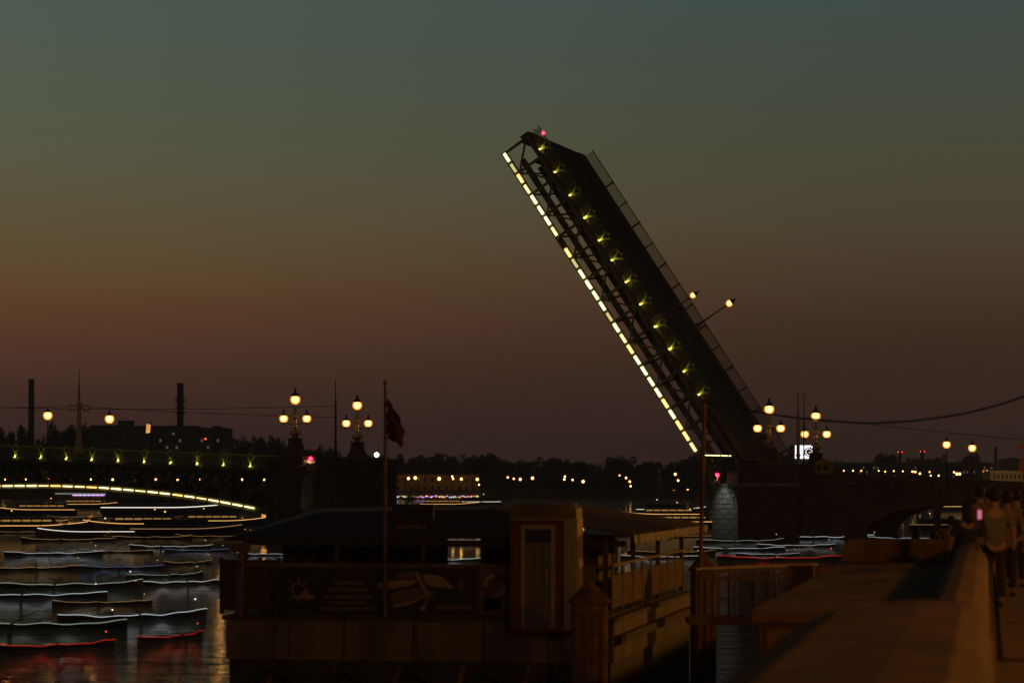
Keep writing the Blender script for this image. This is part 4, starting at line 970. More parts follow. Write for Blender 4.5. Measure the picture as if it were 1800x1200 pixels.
# quay lamps that light the foreground (they stand just outside the frame)
def quaylamp(a, b, pw, lb):
    g = thing('quay_lamp', lb, 'street lamp', QF.W(a, b, PV), 'quay lamps')
    c = QF.W(a, b, PV)
    MB().lathe(c, [(.22, 0), (.18, .5), (.09, .7), (.07, 8.1), (.12, 8.2)], 8).obj('lamp_post', iron, g)
    MB().ball(c+Z*8.55, .3, 10, 8).obj('lamp_globe', globe, g, smooth=True)
    MB().lathe(c+Z*8.55, [(.30, .2), (.2, .4), (.04, .5), (.03, .7)], 10).obj('lamp_cap', iron, g)
    lamp(c+Z*7.9+ql*.3, (1, .38, .045), pw, .3, g)
quaylamp(-12, -9, 5200, 'sodium street lamp across the quay road behind the viewpoint')
quaylamp(-14, 27, 2600, 'sodium street lamp across the quay road, just right of the frame')
quaylamp(-15, 66, 3000, 'sodium street lamp across the quay road, farther along')
quaylamp(-16, 130, 12000, 'sodium street lamp across the quay road, nearest to the bridge')

# ------------------------------------------------------------------ floating pontoon
GF = Frame(((1072-900)/F*66, 66, 0), ql, qd); GF.flip = True
def G(px, py, b=0.0): return GF.px(px, py, b)
DZ = 2.6; WL = 9.5; WD = 17.8
gs = thing('floating_pontoon', 'dark two-deck floating pontoon with cream hull band in the foreground', 'pontoon', GF.W(WL/2, WD/2, 0))
MB().fb(GF, 0, WL, 0, WD, -.8, 1.5).obj('lower_hull', hulld, gs)
hp = [(-.02, 1.5), (-.02, 2.35), (.0, 2.55)]
MB().fb(GF, -.04, WL+.04, -.06, WD, 1.5, 2.48).obj('hull_band', hullw, gs)
for k in range(6):
    MB().fb(GF, -.08+k*1.61, -.08+k*1.61+1.59, -.1+random.uniform(-.006, .006), -.061, 1.5, 2.475).obj('hull_plate', hullw, gs)
for k in range(9):
    MB().fb(GF, -.08, -.041, k*1.95, k*1.95+1.92, 1.5, 2.475).obj('hull_plate', hullw, gs)
for k in range(5):
    c_ = GF.W(1.3+k*1.75, -.24, .95); ty = MB(); ty.tube([c_+GF.u*.3*math.cos(q*.5236)+Z*.3*math.sin(q*.5236) for q in range(13)], .10, 6)
    ty.tube([c_+Z*.3, GF.W(1.3+k*1.75, -.14, 2.5)], .015, 4); ty.obj('tyre_fender', iron, gs)
    MB().fb(GF, 1.1+k*1.75, 1.5+k*1.75, -.32, -.19, 2.585, 2.65).obj('mooring_cleat', iron, gs)
MB().fb(GF, -.15, WL+.15, -.18, WD, 2.481, 2.58).obj('rubbing_strake', woodd, gs)
for k in range(6): MB().beam(GF.W(.7+k*1.6, -.1, .1), GF.W(.7+k*1.6-.35, -.1, 1.45), .12).obj('hull_brace', rust, gs)
MB().fb(GF, .1, WL-.1, .05, WD-.1, 2.585, 2.62).obj('deck_floor', woodd, gs)
# near railing: panels
zt_, zb_ = 3.78, 2.66
for (x0, x1, m_, nm) in ((842, 897, creamp, 'rail_panel'), (897, 1000, hullw, 'rail_panel'), (1000, 1045, hullw, 'rail_panel')):
    a1_, a0_ = G(x0, 1000)[0], G(x1, 1000)[0]
    MB().fb(GF, a0_+.02, a1_-.02, -.05, .0, 3.05 if x0 < 1000 else 2.7, zt_).obj(nm, hullw, gs)
    for q in (a0_+.06, a1_-.06): MB().fb(GF, q-.05, q+.05, -.06, .04, 2.6, 3.85).obj('rail_post', hullw, gs)
for k in range(9):
    a = .4+k*(WL-.6)/8; MB().fb(GF, a-.04, a+.04, .02, .1, 2.62, 3.8).obj('rail_post', hullw, gs)
MB().fb(GF, .1, WL-.1, .0, .08, 3.8, 3.87).obj('top_rail', hullw, gs)
# left glazed wind screen
for k, (x0, x1) in enumerate(((388, 420), (422, 454), (456, 486))):
    a1_, a0_ = G(x0, 1000)[0], G(x1, 1000)[0]
    o = MB().fb(GF, a0_, a1_, .12, .16, 2.7, 3.95).obj('screen_frame', woodd, gs)
for (x, w_) in ((387, .1), (455, .07), (487, .1)):
    a = G(x, 1000)[0]; MB().fb(GF, a-w_/2, a+w_/2, .1, .2, 2.6, 4.0).obj('screen_post', hulld, gs)
lb_ = thing('lifebuoy', 'dull white and red lifebuoy hanging on the rail panel left of the booth', 'lifebuoy', GF.W(G(870, 1020, -.1)[0], -.1, 3.2))
la_, lz_ = G(870, 1022, -.12)
for q0 in range(4):
    MB().tube([GF.W(la_+.24*math.cos(q0*1.5708+k*.262), -.13, lz_-.1+.24*math.sin(q0*1.5708+k*.262)) for k in range(7)], .055, 7).obj('ring_quarter', (creamp, redp)[q0 % 2], lb_)
pt_l = (('potted_shrub', 'small leafy shrub in a pot on the pontoon deck right of the booth', 1030, 1.0), ('potted_shrub', 'small leafy shrub in a pot inside the left wind screen', 470, .8))
for nm_, lb2, px_, b_0 in pt_l:
    a = ga(px_, b_0) if 'ga' in globals() else GF.px(px_, HOR, b_0)[0]; g = thing(nm_, lb2, 'potted plant', GF.W(a, b_0, 2.63))
    MB().lathe(GF.W(a, b_0, 2.63), [(.14, 0), (.19, .35), (.21, .36)], 12).obj('pot', rust, g)
    cr_ = MB(); rn_ = random.Random(int(px_))
    for k in range(160):
        v_ = Vector((rn_.gauss(0, .16), rn_.gauss(0, .16), .6+rn_.gauss(0, .26))); v_.z = max(.36, v_.z); c_ = GF.W(a, b_0, 2.63)+v_
        a_ = Vector((rn_.uniform(-1, 1), rn_.uniform(-1, 1), rn_.uniform(-.2, 1))).normalized(); bb_ = a_.orthogonal().normalized()
        cr_.add([c_, c_+a_*.05+bb_*.02, c_+a_*.11, c_+a_*.05-bb_*.02], [(0, 1, 2, 3)])
    cr_.obj('foliage', leafm, g, kind='stuff')
# billboard
bb = thing('billboard', 'wide dark excursion billboard with ship wheel emblem on the pontoon rail', 'billboard', GF.W(G(664, 1085)[0], -.15, zb_))
a1_, zt2 = G(489, 998, -.2); a0_, zb2 = G(838, 1082, -.2)
MB().fb(GF, a0_, a1_, -.17, -.09, zb2, zt2).obj('board', boardm, bb)
for (u0, u1, v0, v1) in ((a0_-.04, a1_+.04, zt2, zt2+.05), (a0_-.04, a1_+.04, zb2-.05, zb2), (a0_-.05, a0_, zb2, zt2), (a1_, a1_+.05, zb2, zt2)):
    MB().fb(GF, u0, u1, -.19, -.08, v0, v1).obj('board_frame', woodd, bb)
pxm = 66/F
def txt(body, px, py, hpx, m_=inkp, par=bb, b=-.175):
    a, z = G(px, py, b); text_mesh(body, hpx*pxm*1.38, m_, GF, a, b, z, par, bold=.002)
txt('ЭКСКУРСИИ', 612, 1027, 6.4); txt('НА ТЕПЛОХОДАХ', 612, 1039, 6.2)
txt('ПОД РАЗВОДНЫМИ МОСТАМИ', 611, 1050, 4.1); txt('ПО РЕКАМ И КАНАЛАМ', 610, 1060, 4.1); txt('ВЫХОДЫ В ФИНСКИЙ ЗАЛИВ', 611, 1071, 4.6)
txt('НЕВА  И  ПЕТЕРБУРГ', 620, 1010, 5, inkd); txt('В ПЕТЕРГОФ', 798, 1071, 7.5)
wh = MB(); ca, cz = G(525, 1036, -.19)
wh.tube([GF.W(ca+.17*math.cos(k*.3927), -.185, cz+.17*math.sin(k*.3927)) for k in range(17)], .022, 5)
for k in range(8):
    an = k*math.pi/4; wh.beam(GF.W(ca+.17*math.cos(an), -.185, cz+.17*math.sin(an)), GF.W(ca+.36*math.cos(an), -.185, cz+.36*math.sin(an)), .035, .02, BF.t)
wh.obj('wheel_emblem', inkp, bb)
sh = MB(); 
for poly_ in ([(516, 1046), (556, 1045), (550, 1052), (520, 1052)], [(524, 1045), (538, 1036), (546, 1045)]): sh.prism([GF.W(G(x, y_, -.18)[0], -.18, G(x, y_, -.18)[1]) for x, y_ in poly_], -GF.t*.008)
sh.obj('ship_emblem', inkp, bb)
ci, cz2 = G(744, 1068, -.18); MB().lathe(GF.W(ci, -.18, cz2), [(.075, 0), (.075, .01)], 14, -GF.t).obj('disc_emblem', inkp, bb)
# printed picture of pale vessels
pic = [([(664, 1024), (690, 1019), (735, 1018), (726, 1028), (690, 1034), (668, 1033)], inkp), ([(692, 1010), (715, 1003), (736, 1005), (742, 1016), (700, 1017)], inkd),
       ([(742, 1008), (772, 1010), (785, 1020), (800, 1034), (768, 1032), (748, 1026)], inkp), ([(700, 1037), (740, 1031), (752, 1034), (735, 1050), (706, 1062), (688, 1060), (684, 1048)], inkd),
       ([(752, 1037), (768, 1036), (760, 1048), (750, 1064), (743, 1058)], inkd), ([(806, 1020), (820, 1024), (813, 1040), (805, 1036)], inkd), ([(728, 1006), (734, 1004), (756, 1046), (750, 1048)], inkp),
       ([(690, 1062), (722, 1056), (748, 1044), (750, 1046), (724, 1061), (694, 1068)], inkp)]
for n_, (pl, m_) in enumerate(pic):
    MB().prism([GF.W(G(x, y_, -.18)[0], -.176-.003*n_, G(x, y_, -.18)[1]) for x, y_ in pl], -GF.t*.002).obj('picture_print', m_, bb)
# roof: left dark canopy, right seamed awning sloping to the river side
rf = thing('canopy_roof', 'long hipped roof over the pontoon, dark at left with pale seams at right', 'roof', GF.W(WL/2, WD/2, 4.6))
def ga(px, b): return GF.px(px, HOR, b)[0]
zr_, ze = 5.12, 4.55
eL, eR = ga(396, .5), ga(1046, 1.2)
rA, rB = ga(560, 3), ga(880, 3)
q = [GF.W(eL, .4, ze-.15), GF.W(ga(1046, .4), .4, ze-.02), GF.W(rB-.3, 3.2, zr_+.02), GF.W(rA, 3.2, zr_-.08), GF.W(eL-.2, WD, ze-.1), GF.W(ga(560, WD), WD, zr_-.1)]
MB().prism([q[0], q[1], q[2], q[3]], Z*.06).obj('front_slope', roofd, rf)
MB().prism([q[0], q[3], q[5], q[4]], Z*.06).obj('left_slope', roofd, rf)
eFR = GF.W(-.55, .4, ze-.02); eBR = GF.W(-.55, WD+.3, ze-.02); rF = GF.W(3.6, 3.2, zr_+.02); rBk = GF.W(3.6, WD, zr_+.02)
MB().prism([q[3], q[2], rBk, q[5]], Z*.055).obj('top_slope', roofd, rf)
nst = 16
for k in range(nst):
    u0, u1 = k/nst, (k+1)/nst
    p0, p1 = eFR.lerp(eBR, u0), eFR.lerp(eBR, u1-.004); r0, r1 = rF.lerp(rBk, u0), rF.lerp(rBk, u1-.004)
    MB().prism([p0, p1, r1, r0], Z*.05).obj('roof_sheet', roofm, rf)
    MB().beam(p0+Z*.08, r0+Z*.08, .05, .07).obj('roof_seam', roofm, rf)
    mid = (p0+p1)/2; MB().prism([p0, p1, p1-Z*.13, (p0+p1)/2-Z*.2, p0-Z*.13], Vector((-.02, 0, 0))).obj('valance', hullw, rf)
MB().fb(GF, -.3, WL-.2, .5, .6, 4.3, 4.45).obj('fascia', roofd, rf)
for (a, b) in ((.15, .3), (.15, 5.5), (.15, 11), (.15, 17), (WL-.3, .3), (WL-.3, 6), (WL-.3, 12), (WL-.3, 17), (2.4, .5), (4.7, .5), (6.9, .5)):
    MB().fb(GF, a-.06, a+.06, b, b+.12, 2.6, 4.5).obj('roof_post', woodd, gs)
# cabins under the roof: walls with openings
for (x0, x1, b0) in ((497, 555, 4), (575, 620, 4), (640, 748, 5), (845, 900, 4), (1020, 1052, 2)):
    a1_, a0_ = ga(x0, b0), ga(x1, b0); MB().fb(GF, a0_, a1_, b0, b0+3, 2.62, 4.5).obj('cabin_wall', woodd, gs)
for (x, b0) in ((755, 6), (760, 8), (770, 5)):
    a = ga(x, b0); MB().fb(GF, a-.04, a+.04, b0, b0+.1, 2.6, 4.5).obj('inner_post', woodd, gs)
def furniture(px, b):
    a = ga(px, b); g = thing('cafe_chair', 'dark deck chair under the pontoon roof near column %d' % px, 'chair', GF.W(a, b, 2.63)); return g
ch = thing('cafe_table', 'round dark table under the pontoon roof seen against the water', 'table', GF.W(ga(768, 4), 4, 2.63))
MB().lathe(GF.W(ga(768, 4), 4, 2.625), [(.28, 0), (.28, .03), (.04, .06), (.04, .7)], 12).obj('table_stand', woodd, ch)
MB().lathe(GF.W(ga(768, 4), 4, 2.625), [(.5, .7), (.5, .75)], 16).obj('table_top', woodd, ch)
for (px, b, lb) in ((742, 3.6, 'dark deck chair left of the round table'), (794, 4.2, 'dark deck chair right of the round table')):
    a = ga(px, b); g = thing('deck_chair', lb, 'chair', GF.W(a, b, 2.63))
    MB().fb(GF, a-.25, a+.25, b-.25, b+.25, 3.03, 3.09).obj('seat', woodd, g)
    MB().fb(GF, a-.25, a+.25, b+.22, b+.27, 3.1, 3.55).obj('backrest', woodd, g)
    for da in (-.22, .22):
        for db in (-.22, .22): MB().fb(GF, a+da-.02, a+da+.02, b+db-.02, b+db+.02, 2.63, 3.03).obj('leg', woodd, g)
# ticket booth, dark red with cream frame
bo = thing('ticket_booth', 'dark red booth with a cream-framed door and rounded pale top', 'booth', GF.W(ga(955, -.9), -.4, 2.6))
ba0, ba1 = ga(1012, -1.0), ga(897, -1.0); zB, zT = 2.62, G(950, 884, -1.0)[1]
MB().fb(GF, ba0, ba1, -1.0, .0-.08, 2.3, zT-.35).obj('booth_body', redp, bo)
prof = [(ba0-.02, zT-.35), (ba0-.02, zT-.12), (ba0+.1, zT), (ba1-.1, zT), (ba1+.02, zT-.12), (ba1+.02, zT-.35)]
MB().prism([GF.W(a, -1.05, c) for a, c in prof], GF.t*1.0).obj('booth_top', hullw, bo)
MB().fb(GF, ba0-.004, ba0+.27, -1.06, -1.003, 2.35, zT-.36).obj('side_panel', creamp, bo)
MB().fb(GF, ba0-.04, ba0-.003, -1.0, -.1, 2.35, zT-.36).obj('flank_panel', creamp, bo)
f0, f1_ = ga(976, -1.02), ga(916, -1.02)
for (u0, u1, v0, v1) in ((f0, f1_, zT-.62, zT-.52), (f0, f0+.1, 2.4, zT-.62), (f1_-.1, f1_, 2.4, zT-.62)):
    MB().fb(GF, u0, u1, -1.05, -1.004, v0, v1).obj('door_frame', creamp, bo)
MB().fb(GF, f0+.1, f1_-.1, -1.03, -1.002, 2.4, zT-.95).obj('door', greyc, bo)
MB().fb(GF, f0+.1, f1_-.1, -1.035, -1.002, zT-.93, zT-.63).obj('transom_window', glassd, bo)
for k in (1, 2): MB().fb(GF, f0+.1+k*(f1_-f0-.2)/3-.012, f0+.1+k*(f1_-f0-.2)/3+.012, -1.04, -1.031, 2.42, zT-.96).obj('door_bar', redp, bo)
MB().tube([GF.W(f0+.2, -1.09, 3.5), GF.W(f0+.2, -1.09, 3.75)], .018, 6).obj('door_handle', bronze, bo)
MB().fb(GF, ba0+.02, ba1-.02, -1.09, -1.0, zT-.40, zT-.36).obj('drip_ledge', creamp, bo)
# top sign board with plant-like crest
sb = thing('sign_board', 'dark sign board with dim lettering and leafy crest above the pontoon roof', 'sign', GF.W(ga(722, 1), 1, 4.7))
sa0, sa1 = ga(762, .6), ga(690, .6); _, sz0 = G(722, 936, .6); _, sz1 = G(722, 886, .6)
MB().fb(GF, sa0, sa1, .6, .68, sz0, sz1).obj('board', boardm, sb)
for a in (sa0+.15, sa1-.15): MB().fb(GF, a-.03, a+.03, .62, .7, 4.4, sz0).obj('support', woodd, sb)
txt('ДВОРЦОВАЯ 18', 722, 928, 5.2, inkp, sb, .59); txt('ПРИЧАЛ', 722, 919, 3.4, inkd, sb, .59)
cr = MB(); rn = random.Random(3)
for k in range(60):
    c = GF.W(ga(722, .6)+rn.uniform(-.22, .22), .64+rn.uniform(-.1, .1), sz1+rn.uniform(-.08, .2)*1.0); a = Vector((rn.uniform(-1, 1), rn.uniform(-1, 1), rn.uniform(-.2, 1))).normalized(); b_ = a.orthogonal().normalized()
    cr.add([c, c+a*.06+b_*.025, c+a*.13, c+a*.06-b_*.025], [(0, 1, 2, 3)])
cr.obj('crest', leafm, sb)
# flagpole with a dark flag
fp = thing('flagpole', 'slim orange-lit flagpole with a dark red flag standing on the pontoon', 'flagpole', GF.W(ga(677, -.3), -.3, 2.6))
b0 = GF.W(ga(677, -.3), -.3, 2.6); topz = P(677, 676, b0.y).z
MB().tube([b0, Vector((b0.x, b0.y, topz))], [.055, .03], 8).obj('pole', hullw, fp)
MB().ball((b0.x, b0.y, topz+.05), .06, 8, 6).obj('finial', bronze, fp)
vs = []; fs = []; nU, nV = 12, 16; zf0, zf1 = P(0, 772, b0.y).z, P(0, 702, b0.y).z
for i in range(nU+1):
    for j in range(nV+1):
        u, v = i/nU, j/nV
        wdt = .42*(.35+.65*math.sin(math.pi*min(1, v*.75+.25)))
        vs.append(Vector((b0.x+.04+u*wdt+.03*math.sin(v*19), b0.y+.06*math.sin(u*6+v*5), zf0+(zf1-zf0)*v-.18*u*u+.02*math.sin(u*11))))
for i in range(nU):
    for j in range(nV): fs.append((i*(nV+1)+j, (i+1)*(nV+1)+j, (i+1)*(nV+1)+j+1, i*(nV+1)+j+1))
fo = MB().add(vs, fs).obj('flag', flagm, fp, smooth=True); sm2 = fo.modifiers.new('thick', 'SOLIDIFY'); sm2.thickness = .01
MB().tube([b0+Vector((.05, -.03, 1.4))]+[Vector((b0.x+.05+.02*math.sin(k*1.7), b0.y-.03, b0.z+1.4+(topz-b0.z-1.5)*k/14)) for k in range(1, 15)], .008, 4).obj('halyard', iron, fp)
# light post at the left corner
lpz = thing('deck_post', 'short pale post with a square head at the left corner of the pontoon', 'post', GF.W(ga(424, -.1), -.3, 2.6))
c = GF.W(ga(424, -.3), -.3, 2.6); MB().tube([c, c+Z*1.55], .07, 8).obj('post', hullw, lpz)
MB().fb(Frame(c, ql, qd), -.2, .2, -.15, .15, 1.56, 1.78).obj('post_head', hullw, lpz)
MB().ball(GF.W(ga(433, 0), .3, G(433, 1026)[1]), .035, 8, 6).obj('green_lamp', bgreen, None, label='tiny green indicator lamp on the pontoon wind screen', cat='lamp')
# right flank: rail with rectangular panels, hull side rubbing timber
for k in range(9):
    b0_ = .4+k*1.95
    MB().fb(GF, -.02, .03, b0_, b0_+.08, 2.6, 3.82).obj('flank_post', hullw, gs)
    if k < 8: MB().fb(GF, -.01, .01, b0_+.16, b0_+1.8, 2.8, 3.6).obj('flank_panel', rust if k % 3 else woodd, gs)
MB().fb(GF, -.04, .04, .3, 17, 3.82, 3.88).obj('flank_rail', hullw, gs)
MB().fb(GF, -.28, -.1, .2, 17.5, 1.95, 2.15).obj('fender_timber', woodd, gs)
# mooring piles with conical caps
def pile(px, py, r, Y, label, cap):
    c = Vector(((px-900)/F*Y, Y, 0)); zc = CH+(HOR-py)/F*Y; g = thing('mooring_pile', label, 'mooring pile', c, 'capped mooring piles')
    MB().lathe(c, [(r, -1), (r, zc-cap-.28), (r*1.03, zc-cap-.26), (r*1.03, zc-cap-.16), (r, zc-cap-.14), (r, zc-cap-.02)], 20).obj('pile_shaft', rust, g, smooth=False)
    MB().lathe(c+Z*(zc-cap), [(r*1.18, -.04), (r*1.18, 0), (.02, cap)], 20).obj('pile_cap', rust, g)
    for k in range(3): MB().tube([c+Vector((r*math.cos(-1.9+k*.5)*1.05, r*math.sin(-1.9+k*.5)*1.05, -1)), c+Vector((r*math.cos(-1.9+k*.5)*1.05, r*math.sin(-1.9+k*.5)*1.05, zc-cap-.3))], .035, 5).obj('guide_rail', rust, g)
pile(1036, 1018, .42, 62, 'large rusty mooring pile with a conical cap in the centre foreground', .48)
pile(1236, 968, .36, 76, 'smaller rusty mooring pile behind the thin leaning pole', .5)
# leaning cable pole and the sagging cord
cp_ = thing('cable_pole', 'thin rusty leaning pole holding the sagging cable at right', 'pole', P(1228, 1085, 70))
pb_, pt_ = P(1227, 1150, 70), P(1238.5, 704, 70)
MB().tube([pb_, pt_], [.065, .05], 8).obj('pole', rust, cp_)
MB().beam(pt_-Vector((.12, 0, .0)), pt_+Vector((.12, 0, 0)), .09, .09).obj('pole_head', iron, cp_)
cpts = [(1238, 706), (1260, 709), (1300, 718), (1350, 727), (1400, 734), (1450, 739), (1500, 742.5), (1540, 743.5), (1600, 740), (1650, 734), (1700, 726), (1750, 713), (1800, 697), (1860, 672)]
MB().tube([P(x, y_, 70-(x-1238)*.035) for x, y_ in cpts], .022, 5).obj('sagging_cable', iron, None, label='black cable sagging from the leaning pole to the upper right', cat='cable')
# gangway
gw = thing('gangway', 'narrow railed gangway from the pontoon to the granite landing', 'gangway', P(1330, 1090, 58))
XF = Frame((0, 59, 0), (1, 0, 0), (0, 1, 0))
gx = lambda px: (px-900)/F*59
gzz = lambda py: CH+(HOR-py)/F*59
MB().fb(XF, gx(1212), gx(1452), 0, 1.4, gzz(1098), gzz(1088)).obj('gangway_deck', rust, gw)
MB().fb(XF, gx(1212), gx(1452), 0, .08, gzz(1087), gzz(1080)).obj('side_beam', rust, gw)
for b in (0, 1.35):
    dy = 0 if b == 0 else 0
    MB().beam(XF.W(gx(1232), b, gzz(1003)), XF.W(gx(1450), b, gzz(995)), .06).obj('hand_rail', bronze if b else hullw, gw)
    MB().beam(XF.W(gx(1250), b, gzz(1020)), XF.W(gx(1450), b, gzz(1008)), .045).obj('middle_rail', hullw, gw)
    MB().beam(XF.W(gx(1232), b, gzz(1056)), XF.W(gx(1450), b, gzz(1054)), .03).obj('lower_rail', hullw, gw)
    for x in (1233, 1262, 1290, 1332, 1357, 1371, 1427, 1450):
        MB().beam(XF.W(gx(x), b, gzz(1088)), XF.W(gx(x), b, gzz(1003-(x-1232)*.037)), .055).obj('rail_post', hullw, gw)

# ------------------------------------------------------------------ people on the quay
def skinmesh(vr, edges, m_, name, parent, lvl=1):
    me = bpy.data.meshes.new(name); me.from_pydata([v[:3] for v in vr], edges, []); o = bpy.data.objects.new('tmp', me); COL.objects.link(o)
    sk = o.modifiers.new('skin', 'SKIN'); sk.use_smooth_shade = True
    for i, v in enumerate(vr):
        r = v[3]; r = r if isinstance(r, tuple) else (r, r); me.skin_vertices[0].data[i].radius = r
    me.skin_vertices[0].data[0].use_root = True
    sb_ = o.modifiers.new('sub', 'SUBSURF'); sb_.levels = lvl; sb_.render_levels = lvl
    dg = bpy.context.evaluated_depsgraph_get(); dg.update(); nm = bpy.data.meshes.new_from_object(o.evaluated_get(dg)); bpy.data.objects.remove(o)
    nm.materials.clear(); nm.materials.append(m_); nm.name = name
    for p in nm.polygons: p.use_smooth = True
    q = bpy.data.objects.new(name, nm); COL.objects.link(q); q.parent = parent; return q
def person(px, a, b, h, label, shirt, trou, face=0, arms='down', hair='short', ground=PV+.03, lean=0, skirt=False):
    g = thing('person', label, 'person', (0, 0, 0), 'onlookers on the quay'); s = h/1.75
    g.rotation_euler[2] = R(face); g.scale = (s, s, s)     # faces +y when face is 0
    ln = lean
    if arms == 'phone': el = [(-.27, .14, 1.16), (.27, .14, 1.16)]; hd = [(-.09, .36, 1.42), (.09, .36, 1.42)]
    elif arms == 'rest': el = [(-.30, .10, 1.12), (.30, .10, 1.12)]; hd = [(-.16, .34, 1.04), (.16, .34, 1.04)]
    elif arms == 'one': el = [(-.27, .14, 1.18), (.29, -.03, 1.12)]; hd = [(-.07, .34, 1.48), (.31, .05, .86)]
    else: el = [(-.29, -.02, 1.12), (.29, -.02, 1.12)]; hd = [(-.30, .06, .86), (.30, .06, .86)]
    vr = [(0, 0, .96, (.15, .11)), (0, .01, 1.15, (.13, .10)), (0, .0+ln*.5, 1.36, (.17, .11)), (0, ln, 1.49, .06), (0, .01+ln, 1.57, (.065, .075)), (0, .01+ln, 1.67, (.08, .095)),
          (-.19, 0+ln*.6, 1.41, .055), (*el[0], .042), (*hd[0], .03), (.19, 0+ln*.6, 1.41, .055), (*el[1], .042), (*hd[1], .03),
          (-.10, 0, .86, .09), (-.11, .02, .48, .062), (-.11, 0, .09, .04), (-.12, .14, .04, .035), (.10, 0, .86, .09), (.11, .02, .48, .062), (.11, -.02, .09, .04), (.12, .12, .04, .035)]
    ed = [(0, 1), (1, 2), (2, 3), (3, 4), (4, 5), (2, 6), (6, 7), (7, 8), (2, 9), (9, 10), (10, 11), (0, 12), (12, 13), (13, 14), (14, 15), (0, 16), (16, 17), (17, 18), (18, 19)]
    skinmesh(vr, ed, skin, 'body', g, 2)
    mid = lambda p, q, k: tuple(p[i]+(q[i]-p[i])*k for i in range(3))
    sv = [(0, .0, .84, (.19, .145)), (0, .01, 1.15, (.17, .13)), (0, ln*.5, 1.38, (.20, .13)), (-.19, ln*.6, 1.41, .075), (*mid((-.19, 0, 1.41), el[0], .8), .062), (.19, ln*.6, 1.41, .075), (*mid((.19, 0, 1.41), el[1], .8), .062), (0, ln, 1.52, .075)]
    skinmesh(sv, [(0, 1), (1, 2), (2, 3), (3, 4), (2, 5), (5, 6), (2, 7)], shirt, 'shirt', g, 2)
    tv = [(0, 0, .95, (.165, .125)), (-.10, 0, .84, .105), (-.11, .02, .48, .08), (-.11, 0, .12, .065), (.10, 0, .84, .105), (.11, .02, .48, .08), (.11, -.02, .12, .065)]
    skinmesh(tv, [(0, 1), (1, 2), (2, 3), (0, 4), (4, 5), (5, 6)], trou, 'trousers', g, 1)
    for sd in (-1, 1): MB().ball((sd*.115, .06, .05), .06, 10, 6).obj('shoe', blackc, g).scale = (1, 2.0, .9)
    hr = MB(); hr.ball((0, -.015+ln, 1.685), .105, 14, 8, 1.08)
    if hair == 'long': hr.ball((0, -.05+ln, 1.56), .10, 12, 8, 1.7)
    hr.obj('hair', hairm, g, smooth=True)
    nz_ = MB(); nz_.ball((0, .112+ln, 1.625), .018, 6, 5, 1.5); nz_.obj('nose', skin, g)
    for sd in (-1, 1):
        MB().ball((sd*.032, .095+ln, 1.655), .011, 6, 5).obj('eye', glassd, g); MB().ball((sd*.088, .0+ln, 1.63), .02, 6, 5, 1.6).obj('ear', skin, g)
        hp_ = hd[0] if sd < 0 else hd[1]; hn = MB()
        for fi in range(5):
            an = (fi-2)*.018; hn.tube([Vector(hp_), Vector(hp_)+Vector((an, .02, -.05 if arms == 'down' else .04)), Vector(hp_)+Vector((an*1.3, .05, -.10 if arms == 'down' else .075))], [.014, .011, .008], 5)
        hn.obj('hand', skin, g)
    g.location = QF.W(a, b, ground)
    return g
def qpos(px, py_feet, extra=0):
    Y = (CH-PV)*F/(py_feet-HOR); return onq((px-900)/F*Y, Y)
def put(px, Y, h, label, shirt, trou, **k):
    a, b = onq((px-900)/F*Y, Y); return person(px, a, b, h, label, shirt, trou, **k)
pm1 = put(1748, 42, 1.78, 'man in a grey T-shirt and dark trousers holding up a pink-lit phone', greyc, blackc, face=8, arms='one')
ph = MB().fb(Frame(QF.W(*onq((1722-900)/F*41.6, 41.6), 0), ql, qd), -.03, .03, 0, .012, 5.28, 5.42); ph.obj('mobile_phone', phone, None, label='phone with a glowing pink screen held up left of the grey T-shirt man', cat='phone')
put(1700, 45, 1.70, 'woman in dark clothes with dark hair left of the grey T-shirt man', blackc, blackc, face=10, hair='long', ground=PV-.12)
put(1770, 46, 1.72, 'person in a tan top right of the grey T-shirt man', tanc, blackc, face=-8)
put(1722, 52, 1.80, 'man in a dark red top behind the phone', redc, blackc, face=5, arms='rest')
put(1609, 54, 1.62, 'person in a white top leaning at the granite end parapet', whitec, blackc, face=-40, arms='rest', hair='long', ground=3.3, lean=.06)
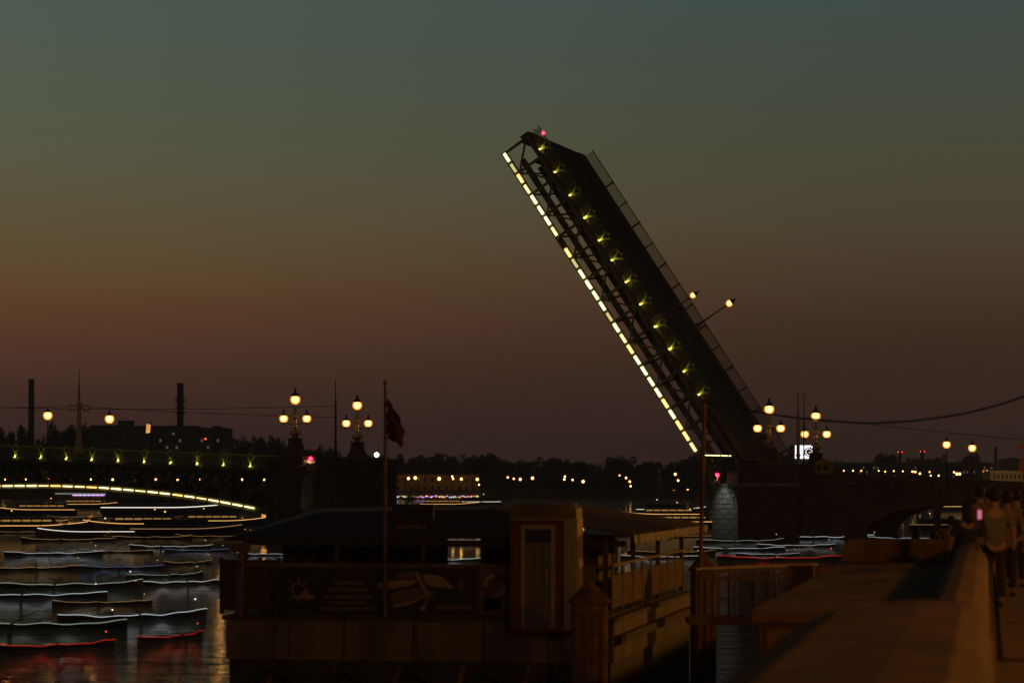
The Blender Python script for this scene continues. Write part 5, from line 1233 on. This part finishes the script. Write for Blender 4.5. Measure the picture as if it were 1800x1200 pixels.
put(1642, 56, 1.62, 'second person in a white top, right of the leaning one', whitec, bluec, face=20, arms='down', ground=3.2)
put(1672, 58, 1.66, 'person in tan clothes between the white tops and the dark woman', tanc, blackc, face=10, arms='phone', ground=3.45)
MB().fb(QF, .62, 2.5, 50.3, 62, 2.925, 3.3-.02).obj('upper_step', gran_quay, ld)
hz = bpy.data.materials.new('haze_air'); hz.use_nodes = True; t_ = hz.node_tree; t_.nodes.clear()
pv_ = t_.nodes.new('ShaderNodeVolumePrincipled'); pv_.inputs['Density'].default_value = .00016; pv_.inputs['Color'].default_value = (.85, .87, .9, 1); pv_.inputs['Anisotropy'].default_value = .3
oo = t_.nodes.new('ShaderNodeOutputMaterial'); t_.links.new(pv_.outputs[0], oo.inputs['Volume'])
MB().fb(Frame((0, 0, 0), (1, 0, 0), (0, 1, 0)), -3600, 3600, -250, 5100, -2, 90).obj('haze', hz, kind='stuff')
sc.cycles.volume_bounces = 0
put(1786, 50, 1.74, 'person in black at the right frame edge', blackc, blackc, face=-15, arms='one')
put(1735, 60, 1.76, 'person in dark blue behind the others, phone raised', bluec, blackc, face=4, arms='phone')
sg = thing('traffic_sign', 'orange-lit triangle and round traffic signs on one post at the right edge', 'traffic sign', P(1806, 852, 62))
def sp_(px, py, Y=62): return P(px, py, Y)
c0 = sp_(1806, 600); zg = PV
MB().tube([Vector((c0.x, 62, zg)), Vector((c0.x, 62, sp_(0, 770).z))], .035, 8).obj('sign_post', iron, sg)
MB().prism([sp_(1791, 786), sp_(1806, 773), sp_(1821, 786), sp_(1806, 799)], Vector((0, .03, 0))).obj('priority_plate', signm, sg)
MB().lathe(sp_(1806, 818, 61.95), [(.19, 0), (.19, .03)], 20, Vector((0, 1, 0))).obj('round_plate', signm, sg)
MB().lathe(sp_(1806, 818, 61.93), [(.14, 0), (.14, .015)], 20, Vector((0, 1, 0))).obj('round_face', creamp, sg)
MB().prism([sp_(1799, 836), sp_(1813, 836), sp_(1813, 852), sp_(1799, 852)], Vector((0, .03, 0))).obj('lower_plate', creamp, sg)
print('objects', len(bpy.data.objects))
